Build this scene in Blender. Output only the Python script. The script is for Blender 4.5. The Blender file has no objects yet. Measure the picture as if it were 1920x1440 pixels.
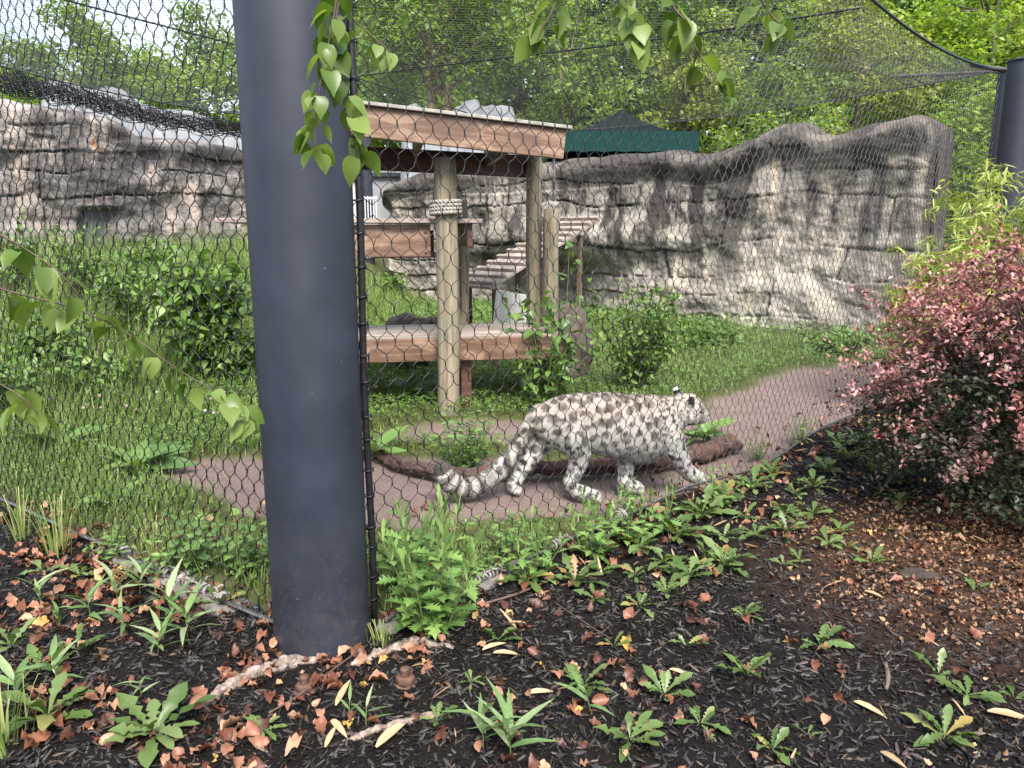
import bpy, bmesh, math, random
import numpy as np
from mathutils import Vector, Matrix, Euler

random.seed(7); RNG = np.random.default_rng(7)
SC = bpy.context.scene
COL = SC.collection
R = math.radians

# ------------------------------------------------------------------ camera
PITCH, CAM_Z, FPX = R(11.2), 1.5, 1441.0
cd = bpy.data.cameras.new('camera'); cam = bpy.data.objects.new('camera', cd); COL.objects.link(cam)
cam.location = (0, 0, CAM_Z); cam.rotation_euler = (R(90) - PITCH, 0, 0)
cd.sensor_width = 36; cd.lens = FPX / 1920 * 36; cd.clip_start = 0.05; cd.clip_end = 2000
SC.camera = cam
# ------------------------------------------------------------------ world, sun, exposure
SUN_ELEV, SUN_AZ = R(50), R(166)      # azimuth clockwise from +Y: behind the camera, to the right
w = bpy.data.worlds.new('World'); SC.world = w; w.use_nodes = True
nt = w.node_tree; nt.nodes.clear()
wo = nt.nodes.new('ShaderNodeOutputWorld'); bg = nt.nodes.new('ShaderNodeBackground')
sky = nt.nodes.new('ShaderNodeTexSky'); sky.sky_type = 'NISHITA'; sky.sun_disc = False
sky.sun_elevation = SUN_ELEV; sky.sun_rotation = SUN_AZ; sky.air_density = 1.0; sky.dust_density = 2.0
tc = nt.nodes.new('ShaderNodeTexCoord'); mp = nt.nodes.new('ShaderNodeMapping'); mp.inputs['Scale'].default_value = (1, 1, 2.4)
ns = nt.nodes.new('ShaderNodeTexNoise'); ns.inputs['Scale'].default_value = 2.3; ns.inputs['Detail'].default_value = 7
rp = nt.nodes.new('ShaderNodeValToRGB'); rp.color_ramp.elements[0].position = .36; rp.color_ramp.elements[1].position = .60
rp.color_ramp.elements[0].color = (.12, .12, .12, 1)
mx = nt.nodes.new('ShaderNodeMix'); mx.data_type = 'RGBA'
mx.inputs['B'].default_value = (6.0, 6.6, 7.6, 1)       # bright broken cloud
nt.links.new(tc.outputs['Generated'], mp.inputs['Vector']); nt.links.new(mp.outputs['Vector'], ns.inputs['Vector'])
nt.links.new(ns.outputs['Fac'], rp.inputs['Fac']); nt.links.new(rp.outputs['Color'], mx.inputs['Factor'])
nt.links.new(sky.outputs['Color'], mx.inputs['A']); nt.links.new(mx.outputs['Result'], bg.inputs['Color'])
nt.links.new(bg.outputs['Background'], wo.inputs['Surface'])
bg.inputs['Strength'].default_value = 0.085
sd = bpy.data.lights.new('sun', 'SUN'); sd.energy = 3.4; sd.angle = R(28); sd.color = (1, .96, .9)
so = bpy.data.objects.new('sun', sd); COL.objects.link(so); so.location = (0, 0, 30)
sdir = Vector((math.sin(SUN_AZ) * math.cos(SUN_ELEV), math.cos(SUN_AZ) * math.cos(SUN_ELEV), math.sin(SUN_ELEV)))
so.rotation_euler = sdir.to_track_quat('Z', 'Y').to_euler()
SC.view_settings.view_transform = 'Standard'; SC.view_settings.look = 'None'
SC.view_settings.gamma = 1; SC.view_settings.use_curve_mapping = False
SC.view_settings.exposure = 1.68
SC.render.engine = 'CYCLES'
SC.cycles.use_denoising = True
SC.cycles.max_bounces = 6; SC.cycles.diffuse_bounces = 3; SC.cycles.transmission_bounces = 3; SC.cycles.glossy_bounces = 2
SC.cycles.sample_clamp_indirect = 6

# ------------------------------------------------------------------ measuring helpers
SP, CP = math.sin(PITCH), math.cos(PITCH)
def ray(px, py):
    u, v = (px - 960) / FPX, (720 - py) / FPX
    return np.array([u, CP + v * SP, -SP + v * CP])
def at(px, py, Y):
    """World point that lies Y metres ahead of the viewpoint in the photo's direction (px, py)."""
    d = ray(px, py); return np.array([0, 0, CAM_Z]) + d * (Y / d[1])
# ------------------------------------------------------------------ noise
def _h(ix, iy, iz, seed):
    n = (ix.astype(np.int64) * 374761393 + iy.astype(np.int64) * 668265263 + iz.astype(np.int64) * 2147483647 + seed * 1274126177) & 0xffffffff
    n = ((n ^ (n >> 13)) * 1274126177) & 0xffffffff
    n = (n ^ (n >> 16)) & 0xffffffff
    return n / 4294967295.0
def vnoise(p, seed=0):
    p = np.asarray(p, float); i = np.floor(p).astype(np.int64); f = p - i; f = f * f * (3 - 2 * f)
    r = 0
    for dx in (0, 1):
        wx = f[..., 0] if dx else 1 - f[..., 0]
        for dy in (0, 1):
            wy = f[..., 1] if dy else 1 - f[..., 1]
            for dz in (0, 1):
                wz = f[..., 2] if dz else 1 - f[..., 2]
                r = r + wx * wy * wz * _h(i[..., 0] + dx, i[..., 1] + dy, i[..., 2] + dz, seed)
    return r * 2 - 1
def fbm(p, oct=4, seed=0, gain=.5):
    p = np.asarray(p, float); a, s, t = 1.0, 0, 0
    for o in range(oct):
        s = s + a * vnoise(p * 2 ** o + o * 17.3, seed + o); t += a; a *= gain
    return s / t
def sstep(a, b, x):
    t = np.clip((np.asarray(x, float) - a) / (b - a), 0, 1); return t * t * (3 - 2 * t)
def n3(x, y, z=0.0):
    x, y = np.broadcast_arrays(np.asarray(x, float), np.asarray(y, float)); return np.stack([x, y, np.zeros_like(x) + z], -1)
# ------------------------------------------------------------------ terrain height
def height(x, y):
    x = np.asarray(x, float); y = np.asarray(y, float)
    bank = sstep(-1.7, -4.6, x) * sstep(5.2, 12.0, y) * 1.0
    back = sstep(19, 34, y) * 1.2
    bed = .05 * sstep(.9, 2.2, x) * sstep(6.5, 3.5, y) 
    dip = -.115 * sstep(-.4, .8, x) * sstep(2.6, 1.4, x) * sstep(3.9, 4.3, y - .55 * np.clip(x, 0, 2) + .2) * sstep(5.9, 5.2, y)
    n = dip + fbm(n3(x * .9, y * .9), 3, 3) * .012 + fbm(n3(x * 4, y * 4), 2, 9) * .008
    return bank + back + bed + n
def ground(px, py, far=40):
    d = ray(px, py); d = d / d[1]
    ys = np.arange(1.2, far, .01); p = np.array([0, 0, CAM_Z]) + ys[:, None] * d
    k = np.argmax(p[:, 2] <= height(p[:, 0], p[:, 1]))
    q = p[k]; return np.array([q[0], q[1], float(height(q[0], q[1]))])
def hz(x, y): return float(height(x, y))

# ------------------------------------------------------------------ objects
def tag(o, label=None, cat=None, group=None, kind=None):
    if label: o['label'] = label
    if cat: o['category'] = cat
    if group: o['group'] = group
    if kind or cat: o['kind'] = kind or 'thing'
    return o
def empty(name, loc=(0, 0, 0), label=None, cat=None, group=None, rz=0):
    o = bpy.data.objects.new(name, None); COL.objects.link(o); o.location = loc; o.rotation_euler = (0, 0, rz)
    o.empty_display_size = .1
    return tag(o, label, cat, group)
def link(name, me, parent=None, loc=None, rot=None, scale=None, mtx=None):
    o = bpy.data.objects.new(name, me); COL.objects.link(o)
    if parent: o.parent = parent
    if loc is not None: o.location = loc
    if rot is not None: o.rotation_euler = rot
    if scale is not None: o.scale = (scale,) * 3 if np.isscalar(scale) else scale
    if mtx is not None: o.matrix_local = mtx
    return o
def mesh_np(name, V, F, mat=None, smooth=False, col=None):
    """V (n,3); F an (m,k) index array or a list of such arrays; col per-vertex rgb written to the attribute 'tint'."""
    if not isinstance(F, list): F = [F]
    F = [np.asarray(f, np.int32) for f in F if len(f)]
    me = bpy.data.meshes.new(name)
    V = np.asarray(V, np.float32)
    me.vertices.add(len(V)); me.vertices.foreach_set('co', V.ravel())
    loops = np.concatenate([f.ravel() for f in F]); tot = np.concatenate([np.full(len(f), f.shape[1], np.int32) for f in F])
    me.loops.add(len(loops)); me.loops.foreach_set('vertex_index', loops)
    me.polygons.add(len(tot)); start = np.concatenate([[0], np.cumsum(tot)[:-1]]).astype(np.int32)
    me.polygons.foreach_set('loop_start', start); me.polygons.foreach_set('loop_total', tot)
    if smooth: me.polygons.foreach_set('use_smooth', np.ones(len(tot), bool))
    me.update(calc_edges=True); me.validate()
    if col is not None:
        a = me.color_attributes.new('tint', 'FLOAT_COLOR', 'POINT')
        c = np.ones((len(V), 4), np.float32); c[:, :3] = col; a.data.foreach_set('color', c.ravel())
    if mat: me.materials.append(mat)
    return me
class MB:
    def __init__(s): s.V, s.F3, s.F4, s.C, s.n = [], [], [], [], 0
    def add(s, V, F, col=None):
        V = np.asarray(V, float); F = F if isinstance(F, list) else [F]
        for f in F:
            f = np.asarray(f, np.int64)
            if len(f): (s.F3 if f.shape[1] == 3 else s.F4).append(f + s.n)
        s.V.append(V); s.n += len(V)
        s.C.append(np.broadcast_to(np.asarray((1, 1, 1) if col is None else col, float), (len(V), 3)))
    def mesh(s, name, mat=None, smooth=False, col=False):
        F = []
        if s.F3: F.append(np.concatenate(s.F3))
        if s.F4: F.append(np.concatenate(s.F4))
        return mesh_np(name, np.concatenate(s.V), F, mat, smooth, np.concatenate(s.C) if col else None)
    def build(s, name, mat=None, parent=None, smooth=False, col=False, **k):
        return link(name, s.mesh(name, mat, smooth, col), parent, **k)
def frames(P):
    P = np.asarray(P, float); T = np.gradient(P, axis=0); T /= np.linalg.norm(T, axis=1)[:, None] + 1e-12
    a = np.array([0, 0, 1.]) if abs(T[0, 2]) < .9 else np.array([1., 0, 0])
    N = np.zeros_like(P); N[0] = np.cross(T[0], a); N[0] /= np.linalg.norm(N[0])
    for i in range(1, len(P)):
        v = N[i - 1] - T[i] * (N[i - 1] @ T[i]); N[i] = v / (np.linalg.norm(v) + 1e-12)
    return T, N, np.cross(T, N)
def tube(P, r, sides=6, cap=True):
    P = np.asarray(P, float); n = len(P); r = np.broadcast_to(np.asarray(r, float), (n,))
    T, N, B = frames(P); a = np.arange(sides) * 2 * math.pi / sides
    V = (P[:, None] + r[:, None, None] * (np.cos(a)[None, :, None] * N[:, None] + np.sin(a)[None, :, None] * B[:, None])).reshape(-1, 3)
    i, j = np.meshgrid(np.arange(n - 1), np.arange(sides), indexing='ij'); k = (j + 1) % sides
    F = np.stack([i * sides + j, i * sides + k, (i + 1) * sides + k, (i + 1) * sides + j], -1).reshape(-1, 4)
    out = [F]
    if cap:
        V = np.vstack([V, P[0], P[-1]]); j = np.arange(sides); k = (j + 1) % sides
        out.append(np.concatenate([np.stack([k, j, np.full(sides, n * sides)], -1), np.stack([(n - 1) * sides + j, (n - 1) * sides + k, np.full(sides, n * sides + 1)], -1)]))
    return V, out
def spline(P, n):
    """Catmull-Rom through the rows of P (any number of columns), n samples."""
    P = np.asarray(P, float); Q = np.vstack([2 * P[0] - P[1], P, 2 * P[-1] - P[-2]])
    t = np.linspace(0, len(P) - 1 - 1e-9, n); i = t.astype(int); f = (t - i)[:, None]
    a, b, c, d = Q[i], Q[i + 1], Q[i + 2], Q[i + 3]
    return .5 * (2 * b + (c - a) * f + (2 * a - 5 * b + 4 * c - d) * f ** 2 + (3 * b - a - 3 * c + d) * f ** 3)
def grid_faces(n, m, wrap=False):
    i, j = np.meshgrid(np.arange(n - 1), np.arange(m if wrap else m - 1), indexing='ij'); k = (j + 1) % m
    return np.stack([i * m + j, i * m + k, (i + 1) * m + k, (i + 1) * m + j], -1).reshape(-1, 4)
_bc = {}
def board_mesh(sx, sy, sz, mat, bev=.004, cuts=0):
    key = (round(sx, 4), round(sy, 4), round(sz, 4), mat.name, bev)
    if key in _bc: return _bc[key]
    bm = bmesh.new(); bmesh.ops.create_cube(bm, size=1)
    for v in bm.verts: v.co = Vector((v.co.x * sx, v.co.y * sy, v.co.z * sz))
    if bev: bmesh.ops.bevel(bm, geom=bm.edges[:], offset=bev, segments=1, affect='EDGES', profile=.5)
    me = bpy.data.meshes.new('board'); bm.to_mesh(me); bm.free(); me.materials.append(mat); _bc[key] = me; return me
def box(name, c, s, mat, parent=None, rot=(0, 0, 0), bev=.004):
    return link(name, board_mesh(*s, mat, bev), parent, loc=c, rot=rot)
def rots(yaw, pitch, roll):
    """Rotation matrices (n,3,3): Rz(yaw) Ry(pitch) Rx(roll)."""
    cy, sy, cp, sp, cr, sr = np.cos(yaw), np.sin(yaw), np.cos(pitch), np.sin(pitch), np.cos(roll), np.sin(roll)
    M = np.empty((len(cy), 3, 3))
    M[:, 0, 0] = cy * cp; M[:, 0, 1] = cy * sp * sr - sy * cr; M[:, 0, 2] = cy * sp * cr + sy * sr
    M[:, 1, 0] = sy * cp; M[:, 1, 1] = sy * sp * sr + cy * cr; M[:, 1, 2] = sy * sp * cr - cy * sr
    M[:, 2, 0] = -sp; M[:, 2, 1] = cp * sr; M[:, 2, 2] = cp * cr
    return M
def scatter(mb, tmpl, P, M, s, col=None):
    """Stamp one template (V,F) at N places into mb."""
    V, F = tmpl; n = len(P); s = np.asarray(s, float); s = s[:, None, None] if s.ndim == 1 else s[:, None, :]
    W = np.einsum('nij,nkj->nki', M, V[None] * s) + P[:, None]
    k = len(V); off = (np.arange(n) * k)
    Fs = [(f[None] + off[:, None, None]).reshape(-1, f.shape[1]) for f in (F if isinstance(F, list) else [F])]
    c = None if col is None else np.repeat(np.asarray(col, float), k, axis=0)
    mb.add(W.reshape(-1, 3), Fs, c)
def leaf_tmpl(L, prof, fold=.25, curl=.25, n=None, wave=0):
    """A leaf along +X from the origin, unit length L, prof = [(t, half width)], folded on the midrib, tip curled down (curl<0: up)."""
    t = np.array([p[0] for p in prof]); h = np.array([p[1] for p in prof]); sw = np.array([p[2] if len(p) > 2 else 0 for p in prof])
    x = t * L; z = -curl * L * t ** 2; V = []
    for k in range(len(t)):
        wz = wave * h[k] * math.sin(k * 2.1)
        V += [(x[k] + sw[k] * L, h[k] * L, z[k] + fold * h[k] * L + wz), (x[k], 0, z[k]), (x[k] + sw[k] * L, -h[k] * L, z[k] + fold * h[k] * L - wz)]
    F = []
    for k in range(len(t) - 1):
        a, b = 3 * k, 3 * k + 3
        F += [(a, a + 1, b + 1, b), (a + 1, a + 2, b + 2, b + 1)]
    return np.array(V), np.array(F)

# ------------------------------------------------------------------ materials
def new_mat(name):
    m = bpy.data.materials.new(name); m.use_nodes = True; nt = m.node_tree; nt.nodes.clear()
    out = nt.nodes.new('ShaderNodeOutputMaterial'); b = nt.nodes.new('ShaderNodeBsdfPrincipled')
    nt.links.new(b.outputs[0], out.inputs[0]); return m, nt, b, out
def node(nt, t, **k):
    n = nt.nodes.new(t)
    for a, v in k.items():
        if a in n.inputs: n.inputs[a].default_value = v
        else: setattr(n, a, v)
    return n
def ramp(nt, src, stops):
    n = nt.nodes.new('ShaderNodeValToRGB'); e = n.color_ramp.elements
    while len(e) < len(stops): e.new(.5)
    for el, (p, c) in zip(e, stops): el.position = p; el.color = (*c, 1)
    nt.links.new(src, n.inputs[0]); return n.outputs[0]
def mixc(nt, fac, a, b, mode='MIX'):
    n = nt.nodes.new('ShaderNodeMix'); n.data_type = 'RGBA'; n.blend_type = mode
    for s, v in ((n.inputs['Factor'], fac), (n.inputs['A'], a), (n.inputs['B'], b)):
        if hasattr(v, 'is_output'): nt.links.new(v, s)
        else: s.default_value = v if np.isscalar(v) else (*v, 1)
    return n.outputs['Result']
def coords(nt, scale=(1, 1, 1), obj=True, rot=(0, 0, 0)):
    t = nt.nodes.new('ShaderNodeTexCoord'); m = nt.nodes.new('ShaderNodeMapping'); m.inputs['Scale'].default_value = scale; m.inputs['Rotation'].default_value = rot
    if obj: nt.links.new(t.outputs['Object'], m.inputs[0])
    else:
        g = nt.nodes.new('ShaderNodeNewGeometry'); nt.links.new(g.outputs['Position'], m.inputs[0])
    return m.outputs[0]
def noise(nt, vec, scale, detail=4, rough=.55, dist=0):
    n = nt.nodes.new('ShaderNodeTexNoise'); n.inputs['Scale'].default_value = scale; n.inputs['Detail'].default_value = detail
    n.inputs['Roughness'].default_value = rough; n.inputs['Distortion'].default_value = dist
    if vec is not None: nt.links.new(vec, n.inputs['Vector'])
    return n.outputs['Fac']
def bump(nt, b, h, strength=.5, dist=.01):
    n = nt.nodes.new('ShaderNodeBump'); n.inputs['Strength'].default_value = strength; n.inputs['Distance'].default_value = dist
    nt.links.new(h, n.inputs['Height']); nt.links.new(n.outputs[0], b.inputs['Normal'])
def leaf_mat(name, stops, rough=.5, trans=.3, tcol=None, tint=False, spec=.4, objrand=False):
    """Leaf: colour picked per leaf (random per island or per object) from stops, with some light let through."""
    m, nt, b, out = new_mat(name)
    if objrand: r = nt.nodes.new('ShaderNodeObjectInfo').outputs['Random']
    else: r = nt.nodes.new('ShaderNodeNewGeometry').outputs['Random Per Island']
    c = ramp(nt, r, stops)
    nz = noise(nt, coords(nt, obj=objrand), 40 if objrand else 18, 2)
    c = mixc(nt, .55, c, ramp(nt, nz, [(.3, (.55, .6, .5)), (.7, (1.2, 1.2, 1.1))]), 'MULTIPLY')
    if tint:
        a = node(nt, 'ShaderNodeAttribute', attribute_name='tint'); c = mixc(nt, 1.0, c, a.outputs['Color'], 'MULTIPLY')
    nt.links.new(c, b.inputs['Base Color']); b.inputs['Roughness'].default_value = rough; b.inputs['Specular IOR Level'].default_value = spec
    if trans:
        t = nt.nodes.new('ShaderNodeBsdfTranslucent'); x = nt.nodes.new('ShaderNodeMixShader'); x.inputs[0].default_value = trans
        nt.links.new(mixc(nt, 1.0, c, tcol or (1.5, 1.6, .6), 'MULTIPLY'), t.inputs[0])
        nt.links.new(b.outputs[0], x.inputs[1]); nt.links.new(t.outputs[0], x.inputs[2]); nt.links.new(x.outputs[0], out.inputs[0])
    return m
def simple_mat(name, c0, c1, scale=8, rough=.7, bumps=.3, bdist=.01, stretch=(1, 1, 1), metal=0, obj=True, spec=.5):
    m, nt, b, out = new_mat(name); v = coords(nt, stretch, obj)
    n = noise(nt, v, scale, 6, .6)
    nt.links.new(ramp(nt, n, [(.3, c0), (.7, c1)]), b.inputs['Base Color']); b.inputs['Roughness'].default_value = rough
    b.inputs['Metallic'].default_value = metal; b.inputs['Specular IOR Level'].default_value = spec
    if bumps: bump(nt, b, n, bumps, bdist)
    return m
def wood_mat(name, dark, mid, light, grey=0.0, wet=.45):
    m, nt, b, out = new_mat(name)
    oi = nt.nodes.new('ShaderNodeObjectInfo'); cv = nt.nodes.new('ShaderNodeTexCoord')
    ad = nt.nodes.new('ShaderNodeVectorMath'); ad.operation = 'MULTIPLY_ADD'
    nt.links.new(cv.outputs['Object'], ad.inputs[0]); ad.inputs[1].default_value = (1, 1, 1)
    mu = nt.nodes.new('ShaderNodeVectorMath'); mu.operation = 'SCALE'; mu.inputs[0].default_value = (13, 7, 5); nt.links.new(oi.outputs['Random'], mu.inputs['Scale'])
    nt.links.new(mu.outputs[0], ad.inputs[2])
    mp = nt.nodes.new('ShaderNodeMapping'); mp.inputs['Scale'].default_value = (.55, 9, 9); nt.links.new(ad.outputs[0], mp.inputs[0])
    g = noise(nt, mp.outputs[0], 4.2, 5, .62, .9)
    mp2 = nt.nodes.new('ShaderNodeMapping'); mp2.inputs['Scale'].default_value = (.8, 2.2, 2.2); nt.links.new(ad.outputs[0], mp2.inputs[0])
    big = noise(nt, mp2.outputs[0], 2.4, 3, .5, .6)
    c = ramp(nt, g, [(.28, dark), (.5, mid), (.72, light)])
    c = mixc(nt, ramp(nt, big, [(.42, (0, 0, 0)), (.62, (.75, .75, .75))]), c, tuple(x * .62 for x in mid))
    mp3 = nt.nodes.new('ShaderNodeMapping'); mp3.inputs['Scale'].default_value = (1.3, 3.5, 3.5); mp3.inputs['Location'].default_value = (5, 3, 1); nt.links.new(ad.outputs[0], mp3.inputs[0])
    c = mixc(nt, ramp(nt, noise(nt, mp3.outputs[0], 2.0, 5, .6, .8), [(.52, (0,) * 3), (.60, (.55,) * 3)]), c, tuple(min(1, x * 1.25) for x in light))
    if grey: c = mixc(nt, grey, c, (.34, .33, .30))
    nt.links.new(c, b.inputs['Base Color'])
    nt.links.new(ramp(nt, big, [(.4, (.7,) * 3), (.6, (wet,) * 3)]), b.inputs['Roughness'])
    bump(nt, b, g, .35, .004); return m
# ================================================================== ground
FA = np.array([-.534, 2.70]); FB = np.array([5.21, 8.61])      # right-hand mesh side: corner post -> far post
FL = np.array([-.80, 2.64]); FLD = np.array([-.814, .581])       # left-hand mesh side runs off to the left
FDIR = (FB - FA) / np.linalg.norm(FB - FA); FN = np.array([-FDIR[1], FDIR[0]])   # FN points into the enclosure
def side_right(x, y): return (x - FA[0]) * FN[0] + (y - FA[1]) * FN[1]
def side_left(x, y): return (x - FL[0]) * FLD[1] - (y - FL[1]) * FLD[0]
def inside(x, y):
    """Metres inside the mesh line (negative: the mulch bed outside)."""
    return np.minimum(side_right(x, y), np.asarray(side_left(x, y)))
# trodden path inside, along the mesh
PATH = spline([(-2.0, 4.75, .22), (-1.6, 4.65, .42), (-1.0, 4.5, .60), (-.2, 4.45, .62), (.7, 4.7, .55), (1.5, 5.35, .55), (2.4, 6.3, .75), (3.3, 7.4, .85), (4.0, 8.4, .5)], 60)
def path_mask(x, y):
    x = np.asarray(x, float); y = np.asarray(y, float); best = np.full(x.shape, -9.)
    wob = fbm(n3(x * 2.2, y * 2.2), 3, 41) * .22
    for px, py, pr in PATH: best = np.maximum(best, pr - np.hypot(x - px, y - py))
    # bare strip under the platform's edge
    best = np.maximum(best, .36 - np.hypot((x + .1) * .45, y - 5.75))
    best = np.maximum(best, .30 - np.hypot((x - .55) * .5, y - 5.9))
    return best + wob
def make_ground():
    xs = np.unique(np.concatenate([np.linspace(-60, -9, 22), np.arange(-9, -3.5, .12), np.arange(-3.5, 5, .035), np.arange(5, 9, .12), np.linspace(9, 60, 22)]))
    ys = np.unique(np.concatenate([np.linspace(-25, 1, 14), np.arange(1, 7.5, .035), np.arange(7.5, 19, .12), np.linspace(19, 110, 28)]))
    X, Y = np.meshgrid(xs, ys, indexing='ij'); Z = height(X, Y)
    ins = inside(X, Y); pm = path_mask(X, Y)
    soil = sstep(-.02, .10, ins); path = soil * sstep(-.05, .08, pm)
    litter = sstep(1.25, .35, np.hypot((X - 2.35) * .8, (Y - 3.1))) * (1 - soil)
    near = sstep(-.5, 0, ins) * (1 - soil)
    Z = Z + np.where(soil < .5, fbm(n3(X * 14, Y * 14), 2, 5) * .012, fbm(n3(X * 9, Y * 9), 2, 6) * .008) - .02 * path
    V = np.stack([X, Y, Z], -1).reshape(-1, 3); C = np.stack([soil, path, litter], -1).reshape(-1, 3)
    m, nt, b, out = new_mat('soil_and_mulch'); a = node(nt, 'ShaderNodeAttribute', attribute_name='tint')
    sp = nt.nodes.new('ShaderNodeSeparateColor'); nt.links.new(a.outputs['Color'], sp.inputs[0])
    v = coords(nt, obj=False); n1 = noise(nt, v, 55, 6, .7); n2 = noise(nt, v, 6, 5, .6); n4 = noise(nt, v, 230, 3, .7)
    mulch = mixc(nt, .5, ramp(nt, n1, [(.35, (.002, .0017, .0016)), (.65, (.010, .008, .007))]), ramp(nt, n4, [(.5, (.003, .003, .003)), (.75, (.03, .024, .02))]))
    turf = ramp(nt, n2, [(.3, (.040, .050, .016)), (.55, (.07, .078, .026)), (.75, (.11, .085, .045))])
    dirt = mixc(nt, .35, ramp(nt, n2, [(.3, (.130, .093, .083)), (.7, (.20, .147, .132))]), ramp(nt, n1, [(.35, (.08, .055, .048)), (.6, (.21, .152, .135))]))
    lit = ramp(nt, n1, [(.35, (.012, .008, .006)), (.55, (.07, .034, .02)), (.7, (.15, .08, .045))])
    c = mixc(nt, sp.outputs[2], mulch, lit); c = mixc(nt, sp.outputs[0], c, turf); c = mixc(nt, sp.outputs[1], c, dirt)
    nt.links.new(c, b.inputs['Base Color']); b.inputs['Roughness'].default_value = .9; b.inputs['Specular IOR Level'].default_value = .12
    bump(nt, b, n1, .5, .012)
    tag(link('ground', mesh_np('ground', V, grid_faces(len(xs), len(ys)), m, True, C)), 'dark mulch bed, bare reddish path and weedy turf of the enclosure', kind='structure')
make_ground()

# ================================================================== rock walls
def rock_mat(name, pale, mid, dark, streak):
    m, nt, b, out = new_mat(name); v = coords(nt, obj=False)
    vs = coords(nt, (1, 1, .13), obj=False); vh = coords(nt, (.35, .35, 2.4), obj=False)
    big = noise(nt, v, .9, 5, .6); st = noise(nt, vs, 2.3, 6, .66, .5); fine = noise(nt, v, 22, 6, .7); hb = noise(nt, vh, 1.6, 4, .6)
    c = ramp(nt, fine, [(.25, tuple(x * .6 for x in mid)), (.5, mid), (.75, pale)])
    c = mixc(nt, ramp(nt, big, [(.46, (0,) * 3), (.58, (.9,) * 3)]), c, pale)
    c = mixc(nt, ramp(nt, noise(nt, v, 3.3, 7, .7, .3), [(.54, (0,) * 3), (.64, (.7,) * 3)]), c, tuple(x * .45 for x in mid))
    c = mixc(nt, ramp(nt, hb, [(.5, (0,) * 3), (.68, (.6,) * 3)]), c, dark)
    a = node(nt, 'ShaderNodeAttribute', attribute_name='tint'); sp = nt.nodes.new('ShaderNodeSeparateColor'); nt.links.new(a.outputs['Color'], sp.inputs[0])
    # run-off stains: dark streaks below the lip, cream lime streaks between them
    ma = nt.nodes.new('ShaderNodeMath'); ma.operation = 'MULTIPLY'; nt.links.new(ramp(nt, st, [(.47, (0,) * 3), (.55, (1,) * 3)]), ma.inputs[0]); nt.links.new(sp.outputs[0], ma.inputs[1])
    c = mixc(nt, ma.outputs[0], c, dark)
    mb_ = nt.nodes.new('ShaderNodeMath'); mb_.operation = 'MULTIPLY'; nt.links.new(ramp(nt, st, [(.38, (1,) * 3), (.45, (0,) * 3)]), mb_.inputs[0]); nt.links.new(sp.outputs[1], mb_.inputs[1])
    c = mixc(nt, mb_.outputs[0], c, streak)
    c = mixc(nt, sp.outputs[2], c, dark)
    sp_n = noise(nt, v, 60, 3, .6)
    c = mixc(nt, ramp(nt, sp_n, [(.66, (0,) * 3), (.72, (.5,) * 3)]), c, tuple(min(1, x * 1.5) for x in pale))
    nt.links.new(c, b.inputs['Base Color']); b.inputs['Roughness'].default_value = .9; b.inputs['Specular IOR Level'].default_value = .25
    bump(nt, b, noise(nt, v, 14, 8, .72), .9, .06); return m
def strata(s, z, seed, lh=.42, bw=1.5, ka=1.0, kb=1.0, kj=None):
    """Relief (m, outward) of bedded rock: warped layers cut into blocks, joints recessed."""
    wz = z + .30 * fbm(n3(s * .40, z * .25), 3, seed) + .06 * fbm(n3(s * 2.2, z * 2.5), 3, seed + 3) + .015 * fbm(n3(s * 11, z * 5), 2, seed + 4)
    zz = wz / lh + .35 * np.sin(wz * 3.1 + seed); L = np.floor(zz); fz = zz - L
    off = _h(L, L * 0 + 5, L * 0, seed)
    sb = s / (bw * (.6 + .9 * _h(L, L * 0, L * 0 + 3, seed))) + off * 7 + .10 * fbm(n3(s * 1.3, z * .7), 2, seed + 8)
    Bk = np.floor(sb); fb = sb - Bk
    amp = ka * (_h(L, Bk, L * 0, seed + 1) * .13 + _h(L, L * 0 + 2, L * 0, seed + 2) * .12)
    ez = np.minimum(fz, 1 - fz) * lh; eb = np.minimum(fb, 1 - fb) * bw
    has = (_h(L, Bk, L * 0 + 9, seed) > .35) * 1.0
    wd_ = .018 + .03 * np.abs(fbm(n3(s * 1.3, L * 5.1), 2, seed + 7))
    jz = (1 - sstep(.0, 1.0, ez / wd_)) * sstep(-.22, .12, fbm(n3(s * 1.1, L * 3.7), 3, seed + 5))
    jb = (1 - sstep(.0, .028, eb)) * has * .7 * sstep(-.25, .15, fbm(n3(s * 2, z * 1.8), 2, seed + 6))
    if kj is not None: jz = jz * kj(s); amp = amp * (.4 + .6 * kj(s))
    d = amp - .13 * np.maximum(jz, jb) + .07 * fbm(n3(s * 3, z * 3), 4, seed + 11, .6) + .03 * np.abs(fbm(n3(s * 7, z * 9), 3, seed + 13)) + .20 * kb * fbm(n3(s * .8, z * .9), 3, seed + 21) + .10 * kb * np.abs(fbm(n3(s * 1.7 + 3, z * 2.1), 4, seed + 51))
    return d, np.maximum(jz, jb)
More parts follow.
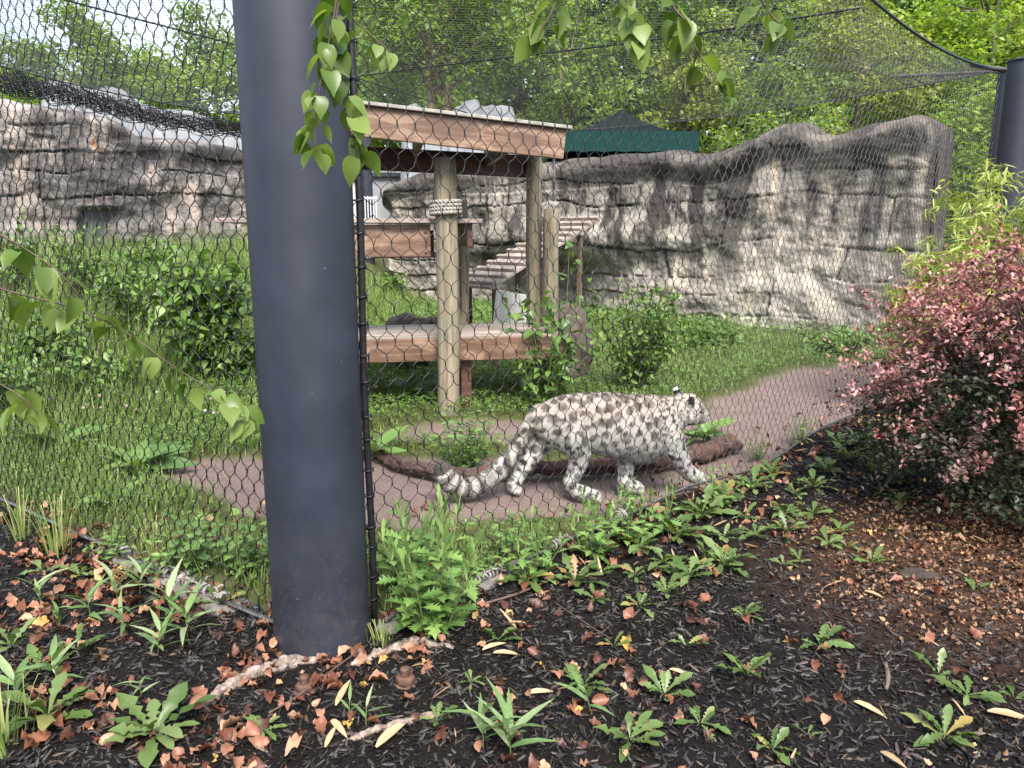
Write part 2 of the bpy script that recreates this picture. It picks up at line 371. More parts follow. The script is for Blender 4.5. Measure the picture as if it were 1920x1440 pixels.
def rock_wall(name, plan, tops, base_drop, thick, seed, mat, label, res=.024, cave=None, lip=.22, round_l=False, round_r=False, streak_fn=None, st=(.42, 1.5, 1, 1)):
    """plan: [(x,y)] along the face, tops: [(s, z)] crest heights; closed solid with a rounded, darker crest."""
    plan = np.array(plan, float); seg = np.r_[0, np.cumsum(np.linalg.norm(np.diff(plan, axis=0), axis=1))]
    n = int(seg[-1] / res); s = np.linspace(0, seg[-1], n)
    X = np.interp(s, seg, plan[:, 0]); Y = np.interp(s, seg, plan[:, 1])
    for _ in range(30): X[1:-1] = .25 * X[:-2] + .5 * X[1:-1] + .25 * X[2:]; Y[1:-1] = .25 * Y[:-2] + .5 * Y[1:-1] + .25 * Y[2:]
    tx, ty = np.gradient(X), np.gradient(Y); l = np.hypot(tx, ty); nx, ny = ty / l, -tx / l      # outward = right of travel
    top = np.interp(s, [t[0] for t in tops], [t[1] for t in tops])
    for _ in range(4): top[1:-1] = .25 * top[:-2] + .5 * top[1:-1] + .25 * top[2:]
    if round_r: top = top - .30 * np.clip((s - (s[-1] - .45)) / .45, 0, 1) ** 2.2
    zb = height(X, Y) - base_drop
    # profile parameter: front face, rounded crest, back
    m1 = int(3.0 / res); u = np.r_[np.linspace(0, 1, m1), 1 + np.linspace(.06, 1, 14), 2 + np.linspace(.1, 1, 8)]
    U, S = np.meshgrid(u, s); rr = .20
    H = (top - rr)[:, None] - zb[:, None]; Zf = zb[:, None] + H * np.clip(U, 0, 1)
    ang = np.clip(U - 1, 0, 1) * math.pi
    Z = np.where(U <= 1, Zf, (top - rr)[:, None] + rr * np.sin(ang)); back = np.where(U <= 1, 0, thick * .5 * (1 - np.cos(ang)))
    Z = np.where(U > 2, (top - rr)[:, None] - (U - 2) * (H * .9), Z); back = np.where(U > 2, thick, back)
    d, j = strata(S, Z, seed, *st); g = np.where(U <= 1, 1, np.clip(1 - (U - 1) * 1.4, .0, 1))
    q = (Z - zb[:, None]) / (H + rr)
    d = d * np.where(q > .82, .55, 1) + lip * sstep(.80, .93, q) * (1 - sstep(1.0, 1.6, U)) * (.7 + .8 * fbm(n3(S * .7, Z * 0), 2, seed + 31)) 
    if cave is not None: d = d + cave(S, Z - zb[:, None])
    lump = np.where(U > 1, .07 * fbm(n3(S * 2.2, U * 3), 3, seed + 40), 0)
    e = np.zeros_like(s)
    if round_r: a = np.clip((s - (s[-1] - .40)) / .40, 0, 1); e = e + (1 - np.sqrt(1 - a * a + 1e-6)) * .42
    if round_l: a = np.clip((.7 - s) / .7, 0, 1); e = e + (1 - np.sqrt(1 - a * a + 1e-6)) * .8
    off = d * g - back - e[:, None]
    V = np.stack([X[:, None] + nx[:, None] * off, Y[:, None] + ny[:, None] * off, Z + lump], -1)
    low = 1 - sstep(.15, .55, q)
    dk = streak_fn(S, Z - zb[:, None], q) if streak_fn else (.7 * sstep(.2, .7, q), .6 * sstep(.1, .5, q), .0 * q)
    rim = np.clip(sstep(.80, .90, q) * .55, 0, 1); C = np.stack([dk[0], dk[1], np.clip(rim * dk[2] + j * .7 + (dk[3] * .75 if len(dk) > 3 else 0), 0, 1)], -1)
    nV, mV = U.shape; F = grid_faces(nV, mV); 
    caps = []
    for row in (0, nV - 1):
        idx = row * mV + np.arange(mV); k = mV // 2
        for a in range(mV // 2 - 1):
            q4 = [idx[a], idx[a + 1], idx[mV - 2 - a], idx[mV - 1 - a]]; caps.append(q4 if row else q4[::-1])
    F = np.concatenate([F[:, ::-1], np.array(caps)])
    me = mesh_np(name, V.reshape(-1, 3), F, mat, True, C.reshape(-1, 3)); sm = np.ones(len(F), bool); sm[-len(caps):] = False; me.polygons.foreach_set('use_smooth', sm)
    return tag(link(name, me), label, 'rock wall')
rockR = rock_mat('weathered_tan_rockwork', (.47, .42, .36), (.31, .27, .23), (.055, .046, .042), (.62, .52, .40))
rockL = rock_mat('weathered_grey_rockwork', (.34, .305, .285), (.18, .16, .15), (.040, .034, .033), (.47, .37, .30))

# right-hand wall: from its left end (beyond the platform) to the right end by the far post
RA, RB = np.array([-3.2, 18.5]), np.array([5.72, 10.85])
def wall_s(px, A, B):
    """Distance from A along the line A-B at which that line is seen in the direction px."""
    u = (px - 960) / FPX; D = (B - A) / np.linalg.norm(B - A)
    k = lambda s: (A[0] + D[0] * s) - u * ((A[1] + D[1] * s) * CP + (CAM_Z - 1.0) * SP)
    return -k(0) / (k(1) - k(0))
sil = [(712, 372), (730, 345), (760, 330), (800, 318), (860, 312), (930, 310), (1000, 303), (1060, 296), (1120, 290), (1180, 285), (1250, 276), (1300, 284), (1335, 280), (1365, 268), (1400, 254), (1420, 240), (1445, 230), (1468, 226), (1490, 231), (1512, 247), (1540, 253), (1562, 245), (1610, 230), (1660, 216), (1700, 202), (1745, 182), (1780, 174), (1796, 174), (1815, 182)]
topR = []
for px, py in sil:
    s_ = wall_s(px, RA, RB); D = (RB - RA) / np.linalg.norm(RB - RA); y_ = RA[1] + D[1] * s_
    topR.append((s_, at(px, py, y_)[2]))
topR.sort()
LR = np.linalg.norm(RB - RA)
def caveR(S, Z):
    a = np.exp(-((S - 4.6) / 1.5) ** 2) * (sstep(.0, .2, Z) * (1 - sstep(1.05, 1.35, Z)))
    b_ = np.exp(-((S - 5.5) / 2.2) ** 2) * np.exp(-((Z - 1.65) / .28) ** 2)
    return -.75 * a + .30 * b_
def streakR(S, Z, q):
    r = sstep(6.5, 8.5, S)
    dk = np.clip(.9 * (1 - r) * (.25 + .9 * fbm(n3(S * .6, Z * .9), 3, 90)) * sstep(.15, .5, q) + .5 * r * sstep(.35, .8, q), 0, 1)
    return (np.clip(sstep(.10, .6, q) * (1.0 - .15 * r) + dk * .4, 0, 1), (.15 + .85 * r) * sstep(.05, .3, q), np.clip((1 - .2 * r) + q * 0, 0, 1), dk)
rock_wall('rock_wall', [RA, RA * .5 + RB * .5 + np.array([.15, .2]), RB], topR, .25, .55, 11, rockR,
          'tan and grey artificial rock wall with run-off streaks behind the leopard', cave=caveR, round_l=True, round_r=True, streak_fn=streakR, st=(.46, 1.9, .55, 1.1, lambda s: 1 - .62 * sstep(6.6, 8.4, s)))
# left-hand wall
LA, LB = np.array([-9.6, 11.2]), np.array([-3.9, 17.2])
silL = [(-60, 165), (0, 172), (77, 187), (143, 197), (187, 203), (230, 217), (263, 233), (283, 252), (333, 256), (443, 267), (520, 285), (600, 300)]
topL = []
for px, py in silL:
    s_ = wall_s(px, LA, LB); D = (LB - LA) / np.linalg.norm(LB - LA); topL.append((s_, at(px, py, LA[1] + D[1] * s_)[2]))
topL.sort()
def caveL(S, Z): return -.40 * np.exp(-((S - sdoor) / .26) ** 4) * (1 - sstep(1.15, 1.25, Z)) + .10 * np.exp(-((S - sdoor) / .5) ** 2) * np.exp(-((Z - 1.75) / .25) ** 2)
sdoor = wall_s(193, LA, LB)
rock_wall('rock_wall', [LA + (LA - LB) * .12, LA, LB], [(a + .12 * np.linalg.norm(LB - LA), b) for a, b in topL], .3, 1.1, 23, rockL,
          'grey-brown craggy rock wall with a low doorway above the weedy bank', cave=lambda S, Z: caveL(S - .12 * np.linalg.norm(LB - LA), Z), lip=.12, st=(.50, .9, .55, 2.0))
# ================================================================== steel posts, wire mesh, cables
def pole_mat():
    m, nt, b, out = new_mat('slate_blue_paint'); v = coords(nt)
    n = noise(nt, v, 5, 5, .6); vs = coords(nt, (14, 14, .8)); st = noise(nt, vs, 2, 4, .6); sp = noise(nt, v, 70, 2, .5)
    c = ramp(nt, n, [(.3, (.015, .018, .028)), (.7, (.023, .027, .040))])
    c = mixc(nt, ramp(nt, st, [(.60, (0,) * 3), (.78, (.35,) * 3)]), c, (.032, .034, .042))
    sc_ = noise(nt, coords(nt, (3, 3, 40), rot=(.5, .3, .2)), 3, 3, .7)
    c = mixc(nt, ramp(nt, sc_, [(.70, (0,) * 3), (.74, (.35,) * 3)]), c, (.07, .072, .08))
    gp = nt.nodes.new('ShaderNodeSeparateXYZ'); nt.links.new(coords(nt), gp.inputs[0]); low = ramp(nt, gp.outputs[2], [(.0, (1,) * 3), (.55, (0,) * 3)])
    mud = nt.nodes.new('ShaderNodeMath'); mud.operation = 'MULTIPLY'; nt.links.new(low, mud.inputs[0]); nt.links.new(ramp(nt, noise(nt, coords(nt), 26, 6, .75), [(.45, (0,) * 3), (.75, (.9,) * 3)]), mud.inputs[1])
    c = mixc(nt, mud.outputs[0], c, (.05, .042, .036))
    spk = nt.nodes.new('ShaderNodeMath'); spk.operation = 'MULTIPLY'; nt.links.new(low, spk.inputs[0]); nt.links.new(ramp(nt, noise(nt, coords(nt), 120, 2, .5), [(.70, (0,) * 3), (.73, (1,) * 3)]), spk.inputs[1])
    c = mixc(nt, spk.outputs[0], c, (.17, .165, .155))
    c = mixc(nt, ramp(nt, sp, [(.75, (0,) * 3), (.78, (.6,) * 3)]), c, (.16, .16, .16))
    nt.links.new(c, b.inputs['Base Color'])
    nt.links.new(ramp(nt, n, [(.3, (.42,) * 3), (.7, (.58,) * 3)]), b.inputs['Roughness']); b.inputs['Specular IOR Level'].default_value = .38
    bump(nt, b, n, .08, .01); return m
PAINT = pole_mat()
def lathe(profile, sides=48):
    pr = np.array(profile, float); a = np.arange(sides) * 2 * math.pi / sides
    V = np.stack([pr[:, None, 0] * np.cos(a), pr[:, None, 0] * np.sin(a), np.repeat(pr[:, 1:2], sides, 1)], -1).reshape(-1, 3)
    return V, grid_faces(len(pr), sides, True)
def steel_post(x, y, top, r, label, zb=None):
    zb = hz(x, y) if zb is None else zb
    o = empty('steel_post', (x, y, zb), label, 'post', 'round steel posts of the mesh enclosure')
    mb = MB(); zs = np.linspace(-.15, top, 24); mb.add(*lathe([(r, z) for z in zs])); sh = mb.build('shaft', PAINT, o, True)
    mb = MB(); mb.add(*lathe([(r - .01, top - .002), (r + .012, top), (r + .012, top + .02), (r - .02, top + .03), (.001, top + .03)])); mb.build('cap', PAINT, o, True)
    return o
PR = .176
pc = np.array([-.715, 2.665])
pole = steel_post(pc[0], pc[1], 4.25, PR, 'big dark slate-blue steel pole standing in the mulch at the mesh corner')

wire = simple_mat('blackened_wire', (.008, .008, .010), (.022, .022, .026), 30, .42, 0, metal=.4)
wire_g = simple_mat('painted_veil_wire', (.028, .028, .029), (.11, .11, .11), 25, .5, 0, metal=.2)  # same black wire made greyer: glint and pale veil put into its colour
wire2 = simple_mat('galvanised_cable', (.05, .05, .05), (.16, .155, .15), 60, .5, .3, metal=.6)
def net(mb, P0, pts, zlo, ztop, W, H, r, t0, t1, fine, seed, sides=3, bulge=.025):
    """Woven wire net: neighbouring zigzag wires that clasp each other. pts(t) -> xy on the net line, ztop(t), zlo(t)."""
    nw = int((t1 - t0) / (W / 2))
    sh = np.array([1, 1, .62, -.62, -1, -1, -.62, .62]) if fine else np.array([1, 1, -1, -1])
    ph = np.array([0, .2, .29, .41, .5, .7, .79, .91]) if fine else np.array([.0, .2, .5, .7])
    for i in range(nw):
        t = t0 + (i + .5) * W / 2; zb, zt = zlo(t), ztop(t); n = int((zt - zb) / H) + 1
        z = zb + (np.arange(n)[:, None] + ph[None]).ravel() * H; s = np.tile(sh, n) * (1 if i % 2 else -1)
        k = z <= zt + .02; z, s = z[k], s[k]
        zn = z + .02 * vnoise(n3(np.full_like(z, t * .9), z * .8), seed + 1)
        tt = t + s * (W / 4 - r * .5) + .028 * vnoise(n3(np.full_like(z, t * .8), z * .7), seed) + .004 * vnoise(n3(np.full_like(z, t * 40), z * 30), seed + 5)
        xy, nn = pts(tt); o = bulge * vnoise(n3(np.full_like(z, t * .6), z * .6), seed + 2) + r * .9 * np.where(np.arange(len(z)) % 2, 1, -1) * (1 if i % 2 else -1) * (np.abs(s) == 1)
        xy = xy + nn * o[:, None]
        V, F = tube(np.column_stack([xy, zn]), r, sides, False)
        mb.add(V, F)
LENR = np.linalg.norm(FB - FA)
def _edge_fit():
    ts, zs = [0.0], [4.15]
    for px, py in ((1640, 0), (1690, 45), (1727, 73), (1780, 100), (1835, 119), (1885, 131)):
        d = ray(px, py); k = (FA @ FN) / (d[:2] @ FN); p = d * k; ts.append((p[:2] - FA) @ FDIR); zs.append(CAM_Z + p[2])
    return np.polyfit(ts, zs, 3)
EDGE = _edge_fit()
def topz_r(t): return np.polyval(EDGE, np.asarray(t, float))
def pts_r(t): t = np.asarray(t); return FA + t[..., None] * FDIR, FN
FLN = np.array([FLD[1], -FLD[0]])
def pts_l(t): t = np.asarray(t); return FL + t[..., None] * FLD, FLN
def topz_l(t): return 3.45 + .030 * (t - 4.6) ** 2
def lo(P): return lambda t: hz(*P(np.array(t))[0]) + .03
fr = empty('wire_mesh_fence', (FA[0], FA[1], 0), 'long black woven wire mesh side running from the pole past the leopard', 'fence', 'woven wire mesh of the enclosure')
fl = empty('wire_mesh_fence', (FL[0], FL[1], 0), 'black woven wire mesh side stretching left of the big pole', 'fence', 'woven wire mesh of the enclosure')
def sub(mb, o): 
    for v in mb.V: v -= np.array(o.location)
    return mb
mb = MB()
net(mb, None, pts_r, lo(pts_r), topz_r, .080, .118, .0020, .02, 2.4, True, 5)
tag(sub(mb, fr).build('woven_net', wire, fr), kind='stuff'); mb = MB()
net(mb, None, pts_r, lo(pts_r), topz_r, .080, .118, .0020, 2.4, LENR - .1, False, 5)
tag(sub(mb, fr).build('woven_net', wire_g, fr), kind='stuff')
mb = MB(); net(mb, None, pts_l, lo(pts_l), topz_l, .078, .114, .0024, .02, 4.6, True, 8)
tag(sub(mb, fl).build('woven_net', wire, fl), kind='stuff')
def twisted(P, R0, strands, sr, turns, n, mbx):
    P = spline(P, n); T, N, B = frames(P)
    for k in range(strands):
        a = np.linspace(0, turns * 2 * math.pi, n) + k * 2 * math.pi / strands
        mbx.add(*tube(P + R0 * (np.cos(a)[:, None] * N + np.sin(a)[:, None] * B), sr, 5))
# edge cables along the tops
for f, pts, tz, L, nm in ((fr, pts_r, topz_r, LENR, 0), (fl, pts_l, topz_l, 8.6, 1)):
    t = np.linspace(0, L, 40); xy = pts(t)[0]; mb = MB(); mb.add(*tube(np.column_stack([xy, tz(t)]), .012, 6)); sub(mb, f).build('edge_cable', wire, f, True)
    # ground cable that the net is laced to, with frayed lacing
    t = np.linspace(.05, L if nm == 0 else 5.0, 60); xy = pts(t)[0] - pts(t)[1] * .01; mb = MB()
    z = height(xy[:, 0], xy[:, 1]) + .03 + .008 * vnoise(n3(t * 3, t * 0), 4)
    twisted(np.column_stack([xy, z]), .0052, 3, .0052, 80, 800, mb); sub(mb, f).build('ground_cable', wire2 if nm == 0 else wire2, f, True)
# pale rope lashings on the ground cables
rope_m = simple_mat('weathered_white_rope', (.07, .065, .06), (.32, .30, .28), 90, .85, .6, .004)
def lashing(f, pts, t0, t1, n, seed):
    rg = np.random.default_rng(seed); mb = MB()
    for k in range(n):
        t = t0 + (t1 - t0) * (k + rg.random() * .6) / n; c = pts(np.array(t))[0]; d = np.array([*(pts(np.array(t + .1))[0] - c), 0]); d /= np.linalg.norm(d); nn = np.array([*pts(np.array(t))[1], 0])
        a = np.linspace(0, 2 * math.pi * (.5 + .5 * rg.random()), 12) + rg.random() * 1.5; rr = .014 + .011 * rg.random(); d = d + rg.normal(size=3) * .5
        P = np.array([c[0], c[1], hz(*c) + .035]) + rr * (np.cos(a)[:, None] * nn + np.sin(a)[:, None] * np.array([0, 0, 1.])) + d * (np.linspace(-.02, .02, 12)[:, None] * rg.random())
        mb.add(*tube(P, .0055, 5))
    for k in range(n // 2):
        t = t0 + (t1 - t0) * rg.random(); c = pts(np.array(t))[0]; d3 = rg.normal(size=3) * .05; d3[2] = abs(d3[2]) * .25
        p = np.array([c[0], c[1], hz(*c) + .045]); mb.add(*tube(spline([p, p + d3 * .6 + [0, 0, .02], p + d3 * 1.1], 6), .004, 4))
    return sub(mb, f).build('rope_lashing', rope_m, f, True)
lashing(fl, pts_l, .45, .62, 8, 1); lashing(fl, pts_l, .70, .78, 4, 7); lashing(fl, pts_l, .86, .92, 3, 8); lashing(fl, pts_l, 1.2, 1.28, 3, 6); lashing(fr, pts_r, .55, .72, 9, 2); lashing(fr, pts_r, 1.05, 1.12, 4, 3); lashing(fr, pts_r, 1.55, 1.62, 4, 4)
# black lacing rod beside the pole, with wire ties
mb = MB(); rodx = FA + FDIR * .01; zr = np.linspace(.03, 4.1, 40)
mb.add(*tube(np.column_stack([rodx[0] + .004 * np.sin(zr * 5), np.full(40, rodx[1]), zr]), .013, 8)); rod = sub(mb, fr).build('lacing_rod', wire, fr, True)
rg = np.random.default_rng(4)
for k in range(38):
    mb = MB(); z = .1 + k * .105 + rg.random() * .03; a = np.linspace(0, 6.6, 12)
    mb.add(*tube(np.column_stack([rodx[0] + .018 * np.cos(a), rodx[1] + .018 * np.sin(a), z + a * .002 + .004 * np.sin(a)]), .0028, 4))
    sub(mb, fr).build('wire_tie', wire, fr, True)
    if k % 7 == 3:
        mb = MB(); mb.add(*tube(np.array([[rodx[0], rodx[1], z], [pc[0] + .14, pc[1] + .03, z]]), .009, 6)); sub(mb, fr).build('standoff_bolt', wire, fr, True)

# far posts on the right and the gate frame between them
p2 = at(1916, 170, 8.75); steel_post(p2[0], p2[1], 3.28, .165, 'slate-blue steel post at the far right end of the mesh')
p3 = at(1883, 200, 10.6); steel_post(p3[0], p3[1], 3.52, .115, 'dark steel post seen through the mesh beside the rock wall end')
def gate():
    a, b_ = at(1808, 430, 11.0)[:2], at(1866, 430, 10.7)[:2]; d = b_ - a; L = np.linalg.norm(d); ang = math.atan2(d[1], d[0])
    o = empty('steel_gate', (*a, hz(*a)), 'low dark steel gate frame between rock wall end and far post', 'gate', rz=ang)
    for x in (0, L): box('upright', (x, 0, .62), (.07, .07, 1.34), PAINT, o)
    for z in (.12, .7, 1.26): box('rail', (L / 2, 0, z), (L - .075, .05, .06), PAINT, o)
    box('panel', (L / 2, .01, .40), (L - .08, .015, .48), PAINT, o, bev=0)
gate()

# net roof: a sagging sheet of net from the mesh sides to posts and walls behind
def roof_net():
    A = np.array([pc[0], pc[1], 4.2]); B = np.array([FB[0], FB[1], 3.2]); Cc = np.array([-3.6, 19.6, 4.2]); D = np.array([-8.6, 8.2, 3.9])
    def edge(P, Q, sag):
        return lambda t: P + (Q - P) * t[..., None] + np.array([0, 0, -1.0]) * (sag * 4 * t * (1 - t))[..., None]
    eAB = lambda t: np.concatenate([FA + (t * LENR)[..., None] * FDIR, topz_r(t * LENR)[..., None]], -1)
    eAD = lambda t: np.concatenate([FL + (t * 9.4)[..., None] * FLD, topz_l(t * 9.4)[..., None]], -1)
    A = eAB(np.array(0.)); B = eAB(np.array(1.)); D = eAD(np.array(1.))
    eDC = edge(D, Cc, .5); eBC = edge(B, Cc, .45)
    def S(u, v):   # u along A->B, v along A->D
        u, v = np.broadcast_arrays(u, v); c0, c1, d0, d1 = eAB(u), eDC(u), eAD(v), eBC(v)
        U, W = u[..., None], v[..., None]
        P = (1 - W) * c0 + W * c1 + (1 - U) * d0 + U * d1 - ((1 - U) * (1 - W) * A + U * (1 - W) * B + (1 - U) * W * D + U * W * Cc)
        P[..., 2] += .55 * np.sin(u * math.pi) * np.sin(v * math.pi) * 1.0
        return P
    o = empty('net_roof', tuple(A), 'fine black wire net roof stretched over the whole enclosure', 'net', 'woven wire mesh of the enclosure')
    W, H = .105, .16; LU, LV = 11.4, 12.5
    mb = MB(); n = int(LU / (W / 2)); sh = np.array([1, 1, -1, -1]); ph = np.array([0, .2, .5, .7])
    kk = int(LV / H); vv = (np.arange(kk)[:, None] + ph[None]).ravel() * H / LV; ss = np.tile(sh, kk)
    for i in range(n):
        u = (i + .5) * W / 2 / LU + ss * (1 if i % 2 else -1) * (W / 4) / LU
        V, F = tube(S(np.clip(u, 0, 1), vv), .0020, 3, False); mb.add(V, F)
    tag(sub(mb, o).build('woven_net', wire_g, o), kind='stuff')
    for (u0, v0, u1, v1) in ((1, 0, 1, 1), (0, 1, 1, 1), (.0, .5, 1, .55), (.55, 0, .5, 1), (0, .22, 1, .8)):
        t = np.linspace(0, 1, 50); mb = MB(); mb.add(*tube(S(u0 + (u1 - u0) * t, v0 + (v1 - v0) * t), .009, 5)); sub(mb, o).build('span_cable', wire2 if u0 == 1 else wire, o, True)
    # turnbuckle and chain at the far post
    P = np.array([[*(B[:2] + (0, 0)), B[2] - .02], [*(B[:2] + np.array([-1.3, -.25])), B[2] - .12]]); mb = MB(); twisted(spline([P[0], (P[0] + P[1]) / 2, P[1]], 5), .011, 2, .009, 16, 200, mb); sub(mb, o).build('turnbuckle', wire2, o, True)
    P = S(np.linspace(1, .86, 8), np.zeros(8)); mb = MB(); twisted(P, .014, 3, .009, 22, 240, mb); sub(mb, o).build('chain', wire2, o, True)
    # slack net gathered along the crest of the left rock wall
    Pg = np.array([at(a, b_, y) for a, b_, y in ((-60, 140, 11.3), (0, 152, 11.7), (90, 168, 12.3), (170, 186, 12.9), (250, 208, 13.6), (330, 226, 14.3), (440, 240, 15.3), (560, 262, 16.6))]); mb = MB()
    rg = np.random.default_rng(3); B_ = spline(Pg, 160); ln = 0
    for k in range(46):
        ph = rg.random() * 9; q = B_ + np.column_stack([.10 * np.sin(np.arange(160) * .21 + ph) + rg.normal() * .05, .10 * rg.normal() + 0 * B_[:, 0], .10 * rg.normal() + .05 * np.sin(np.arange(160) * .33 + ph * 2)]); mb.add(*tube(q, .006, 3, False))
    for k in range(420):
        i = rg.integers(0, 158); j = min(159, i + rg.integers(1, 3)); mb.add(*tube(np.array([B_[i] + (0, 0, .16 - .02 * rg.random()), B_[j] + (.02 * rg.normal(), .1 * rg.normal(), -.16)]), .005, 3, False))
    tag(sub(mb, o).build('gathered_net', wire, o), kind='stuff')
    return Cc, D
Cc, Dd = roof_net()
steel_post(Cc[0], Cc[1], Cc[2] - hz(Cc[0], Cc[1]) + .05, .15, 'far steel post behind the rock walls carrying the net roof corner')
# concrete footing strip under the mesh
conc = simple_mat('old_concrete', (.07, .062, .055), (.17, .155, .14), 14, .9, .5, .01)
def footing(pts, spans, label):
    o = empty('concrete_footing', (*pts(np.array(.1))[0], 0), label, 'kerb')
    for k, (t0, t1, wd) in enumerate(spans):
        n = 14; t = np.linspace(t0, t1, n); xy, nn = pts(t); rg = np.random.default_rng(k); V = []
        for i in range(n):
            j = rg.normal(size=4) * .006; h0 = hz(*xy[i]) + .002
            for q, (of, dz) in enumerate(((-wd * .55, -.12), (-wd * .5, .0), (-wd * .42, .018), (wd * .42, .018), (wd * .5, .0), (wd * .55, -.12))):
                V.append((*(xy[i] + nn * (of + j[q % 4])), h0 + dz + j[(q + 1) % 4] * .5))
        mb = MB(); mb.add(np.array(V), [grid_faces(n, 6)[:, ::-1], np.array([[0, 1, 4, 5], [1, 2, 3, 4], [6 * n - 1, 6 * n - 2, 6 * n - 5, 6 * n - 6], [6 * n - 2, 6 * n - 3, 6 * n - 4, 6 * n - 5]])])
        sub(mb, o).build('slab', conc, o)
footing(pts_r, [(.02, .28, .12), (.55, .85, .11)], 'narrow grey concrete strip under the mesh right of the pole')
footing(pts_l, [(.38, .92, .14), (.98, 1.42, .13)], 'narrow grey concrete strip under the mesh left of the pole')
# ================================================================== climbing platform
cedar = wood_mat('red_brown_timber', (.060, .030, .018), (.155, .084, .051), (.27, .175, .120))
deckw = wood_mat('weathered_deck_board', (.11, .065, .045), (.22, .145, .11), (.38, .29, .24), .3)
roofw = simple_mat('grey_mossy_roof_board', (.17, .16, .14), (.36, .34, .30), 10, .9, .4)
darkw = wood_mat('dark_brown_timber', (.035, .014, .010), (.085, .034, .022), (.14, .06, .04))  # darker timber tone for the legs, rafters, side beam and rear members
def log_mat(name, a, b_, c_):
    m, nt, b, out = new_mat(name); v = coords(nt, (7, 7, .5)); n = noise(nt, v, 4, 6, .65, .5); n2 = noise(nt, coords(nt), 3, 4, .6)
    c = ramp(nt, n, [(.25, a), (.5, b_), (.75, c_)]); c = mixc(nt, ramp(nt, n2, [(.45, (0,) * 3), (.65, (.5,) * 3)]), c, (.13, .14, .09))
    ck = noise(nt, coords(nt, (16, 16, .35)), 3, 3, .6, .3); c = mixc(nt, ramp(nt, ck, [(.60, (0,) * 3), (.66, (.8,) * 3)]), c, tuple(x * .35 for x in a))
    nt.links.new(c, b.inputs['Base Color']); b.inputs['Roughness'].default_value = .85; bump(nt, b, n, .5, .008); return m
def log_bark():
    m, nt, b, out = new_mat('old_log_bark'); v = coords(nt, obj=False); n = noise(nt, v, 30, 7, .72, .6); n2 = noise(nt, v, 7, 5, .6)
    c = ramp(nt, n, [(.3, (.022, .012, .010)), (.5, (.085, .050, .040)), (.72, (.20, .135, .11))]); c = mixc(nt, ramp(nt, n2, [(.48, (0,) * 3), (.6, (.7,) * 3)]), c, (.12, .055, .036))
    nt.links.new(c, b.inputs['Base Color']); b.inputs['Roughness'].default_value = .92; bump(nt, b, n, 1.0, .03); return m
logm = log_mat('weathered_round_post', (.085, .065, .042), (.205, .165, .11), (.34, .29, .215))
barkm = log_mat('stripped_bark', (.035, .018, .014), (.095, .055, .042), (.19, .12, .095))
def round_post(parent, x, y, h, r, seed, name='post', lean=0):
    rg = np.random.default_rng(seed); z = np.linspace(-.1, h, 16); rr = r * (1 + .03 * vnoise(n3(z * 3, z * 0 + seed), seed)); rr[-1] *= .94
    P = np.column_stack([x + lean * z + .008 * vnoise(n3(z * 1.5, z * 0), seed), y + .008 * vnoise(n3(z * 1.5, z * 0 + 5), seed), z])
    mb = MB(); mb.add(*tube(P, rr, 18)); 
    V = mb.V[0]; V[-1, 2] += .01
    return mb.build(name, logm, parent, True)
pa = R(9)
plat = empty('climbing_platform', (-.53, 6.30, hz(-.53, 6.3)), 'two-tier wooden climbing platform with sloping roof and round posts', 'platform', rz=pa)
# local x runs along the front, y away from the viewer
def deck(z, x0, x1, y0, y1, nb, th=.035, gap=.008, nm='plank', mat=None):
    wd = (y1 - y0) / nb
    for k in range(nb): box(nm, ((x0 + x1) / 2 + (k % 3) * .004, y0 + (k + .5) * wd, z - th / 2 + (k % 2) * .002), (x1 - x0, wd - gap, th), mat or deckw, plat)
round_post(plat, 0, 0, 2.07, .090, 1)
round_post(plat, .20, .95, 1.78, .075, 2)
round_post(plat, .88, .86, 2.16, .074, 3)
round_post(plat, 1.01, .70, 1.70, .074, 4)
round_post(plat, -1.2, .12, 2.2, .085, 5)
round_post(plat, -1.25, 1.1, 2.2, .08, 6)
# lower tier
deck(.63, -1.35, 1.06, .16, 1.02, 6)
box('beam', (-.13, .135, .52), (2.3, .045, .19), cedar, plat)
box('beam', (-.13, 1.0, .52), (2.3, .045, .18), cedar, plat)
box('support_leg', (.17, .25, .21), (.09, .09, .44), darkw, plat)
box('support_leg', (-1.1, .3, .21), (.6, .09, .44), darkw, plat)
# upper tier
deck(1.60, -1.78, .30, .02, .98, 6)
box('beam', (-.77, .115, 1.425), (1.30, .045, .26), cedar, plat)
box('beam', (-.7, .90, 1.41), (1.3, .045, .2), darkw, plat)
box('beam', (.20, .52, 1.47), (.045, .86, .19), darkw, plat)
box('bracket', (-.25, .5, 1.30), (.7, .14, .045), cedar, plat)
for x, z in ((-.16, 1.33), (-.16, 1.49)): box('screw_head', (x, .088, z), (.018, .008, .018), darkw, plat, bev=.003)
# rope coil round the post above the upper deck
def coil():
    mb = MB(); a = np.linspace(0, 2 * math.pi * 4, 260); c = np.column_stack([.118 * np.cos(a), .118 * np.sin(a), 1.625 + .028 * a / (2 * math.pi)])
    T, N, B = frames(c)
    for k in range(3):
        q = a * 9 + k * 2 * math.pi / 3; mb.add(*tube(c + .009 * (np.cos(q)[:, None] * N + np.sin(q)[:, None] * B), .0095, 5))
    mb.build('rope_coil', simple_mat('grey_rope', (.16, .145, .12), (.42, .39, .34), 60, .9, .4, .004), plat, True)
coil()
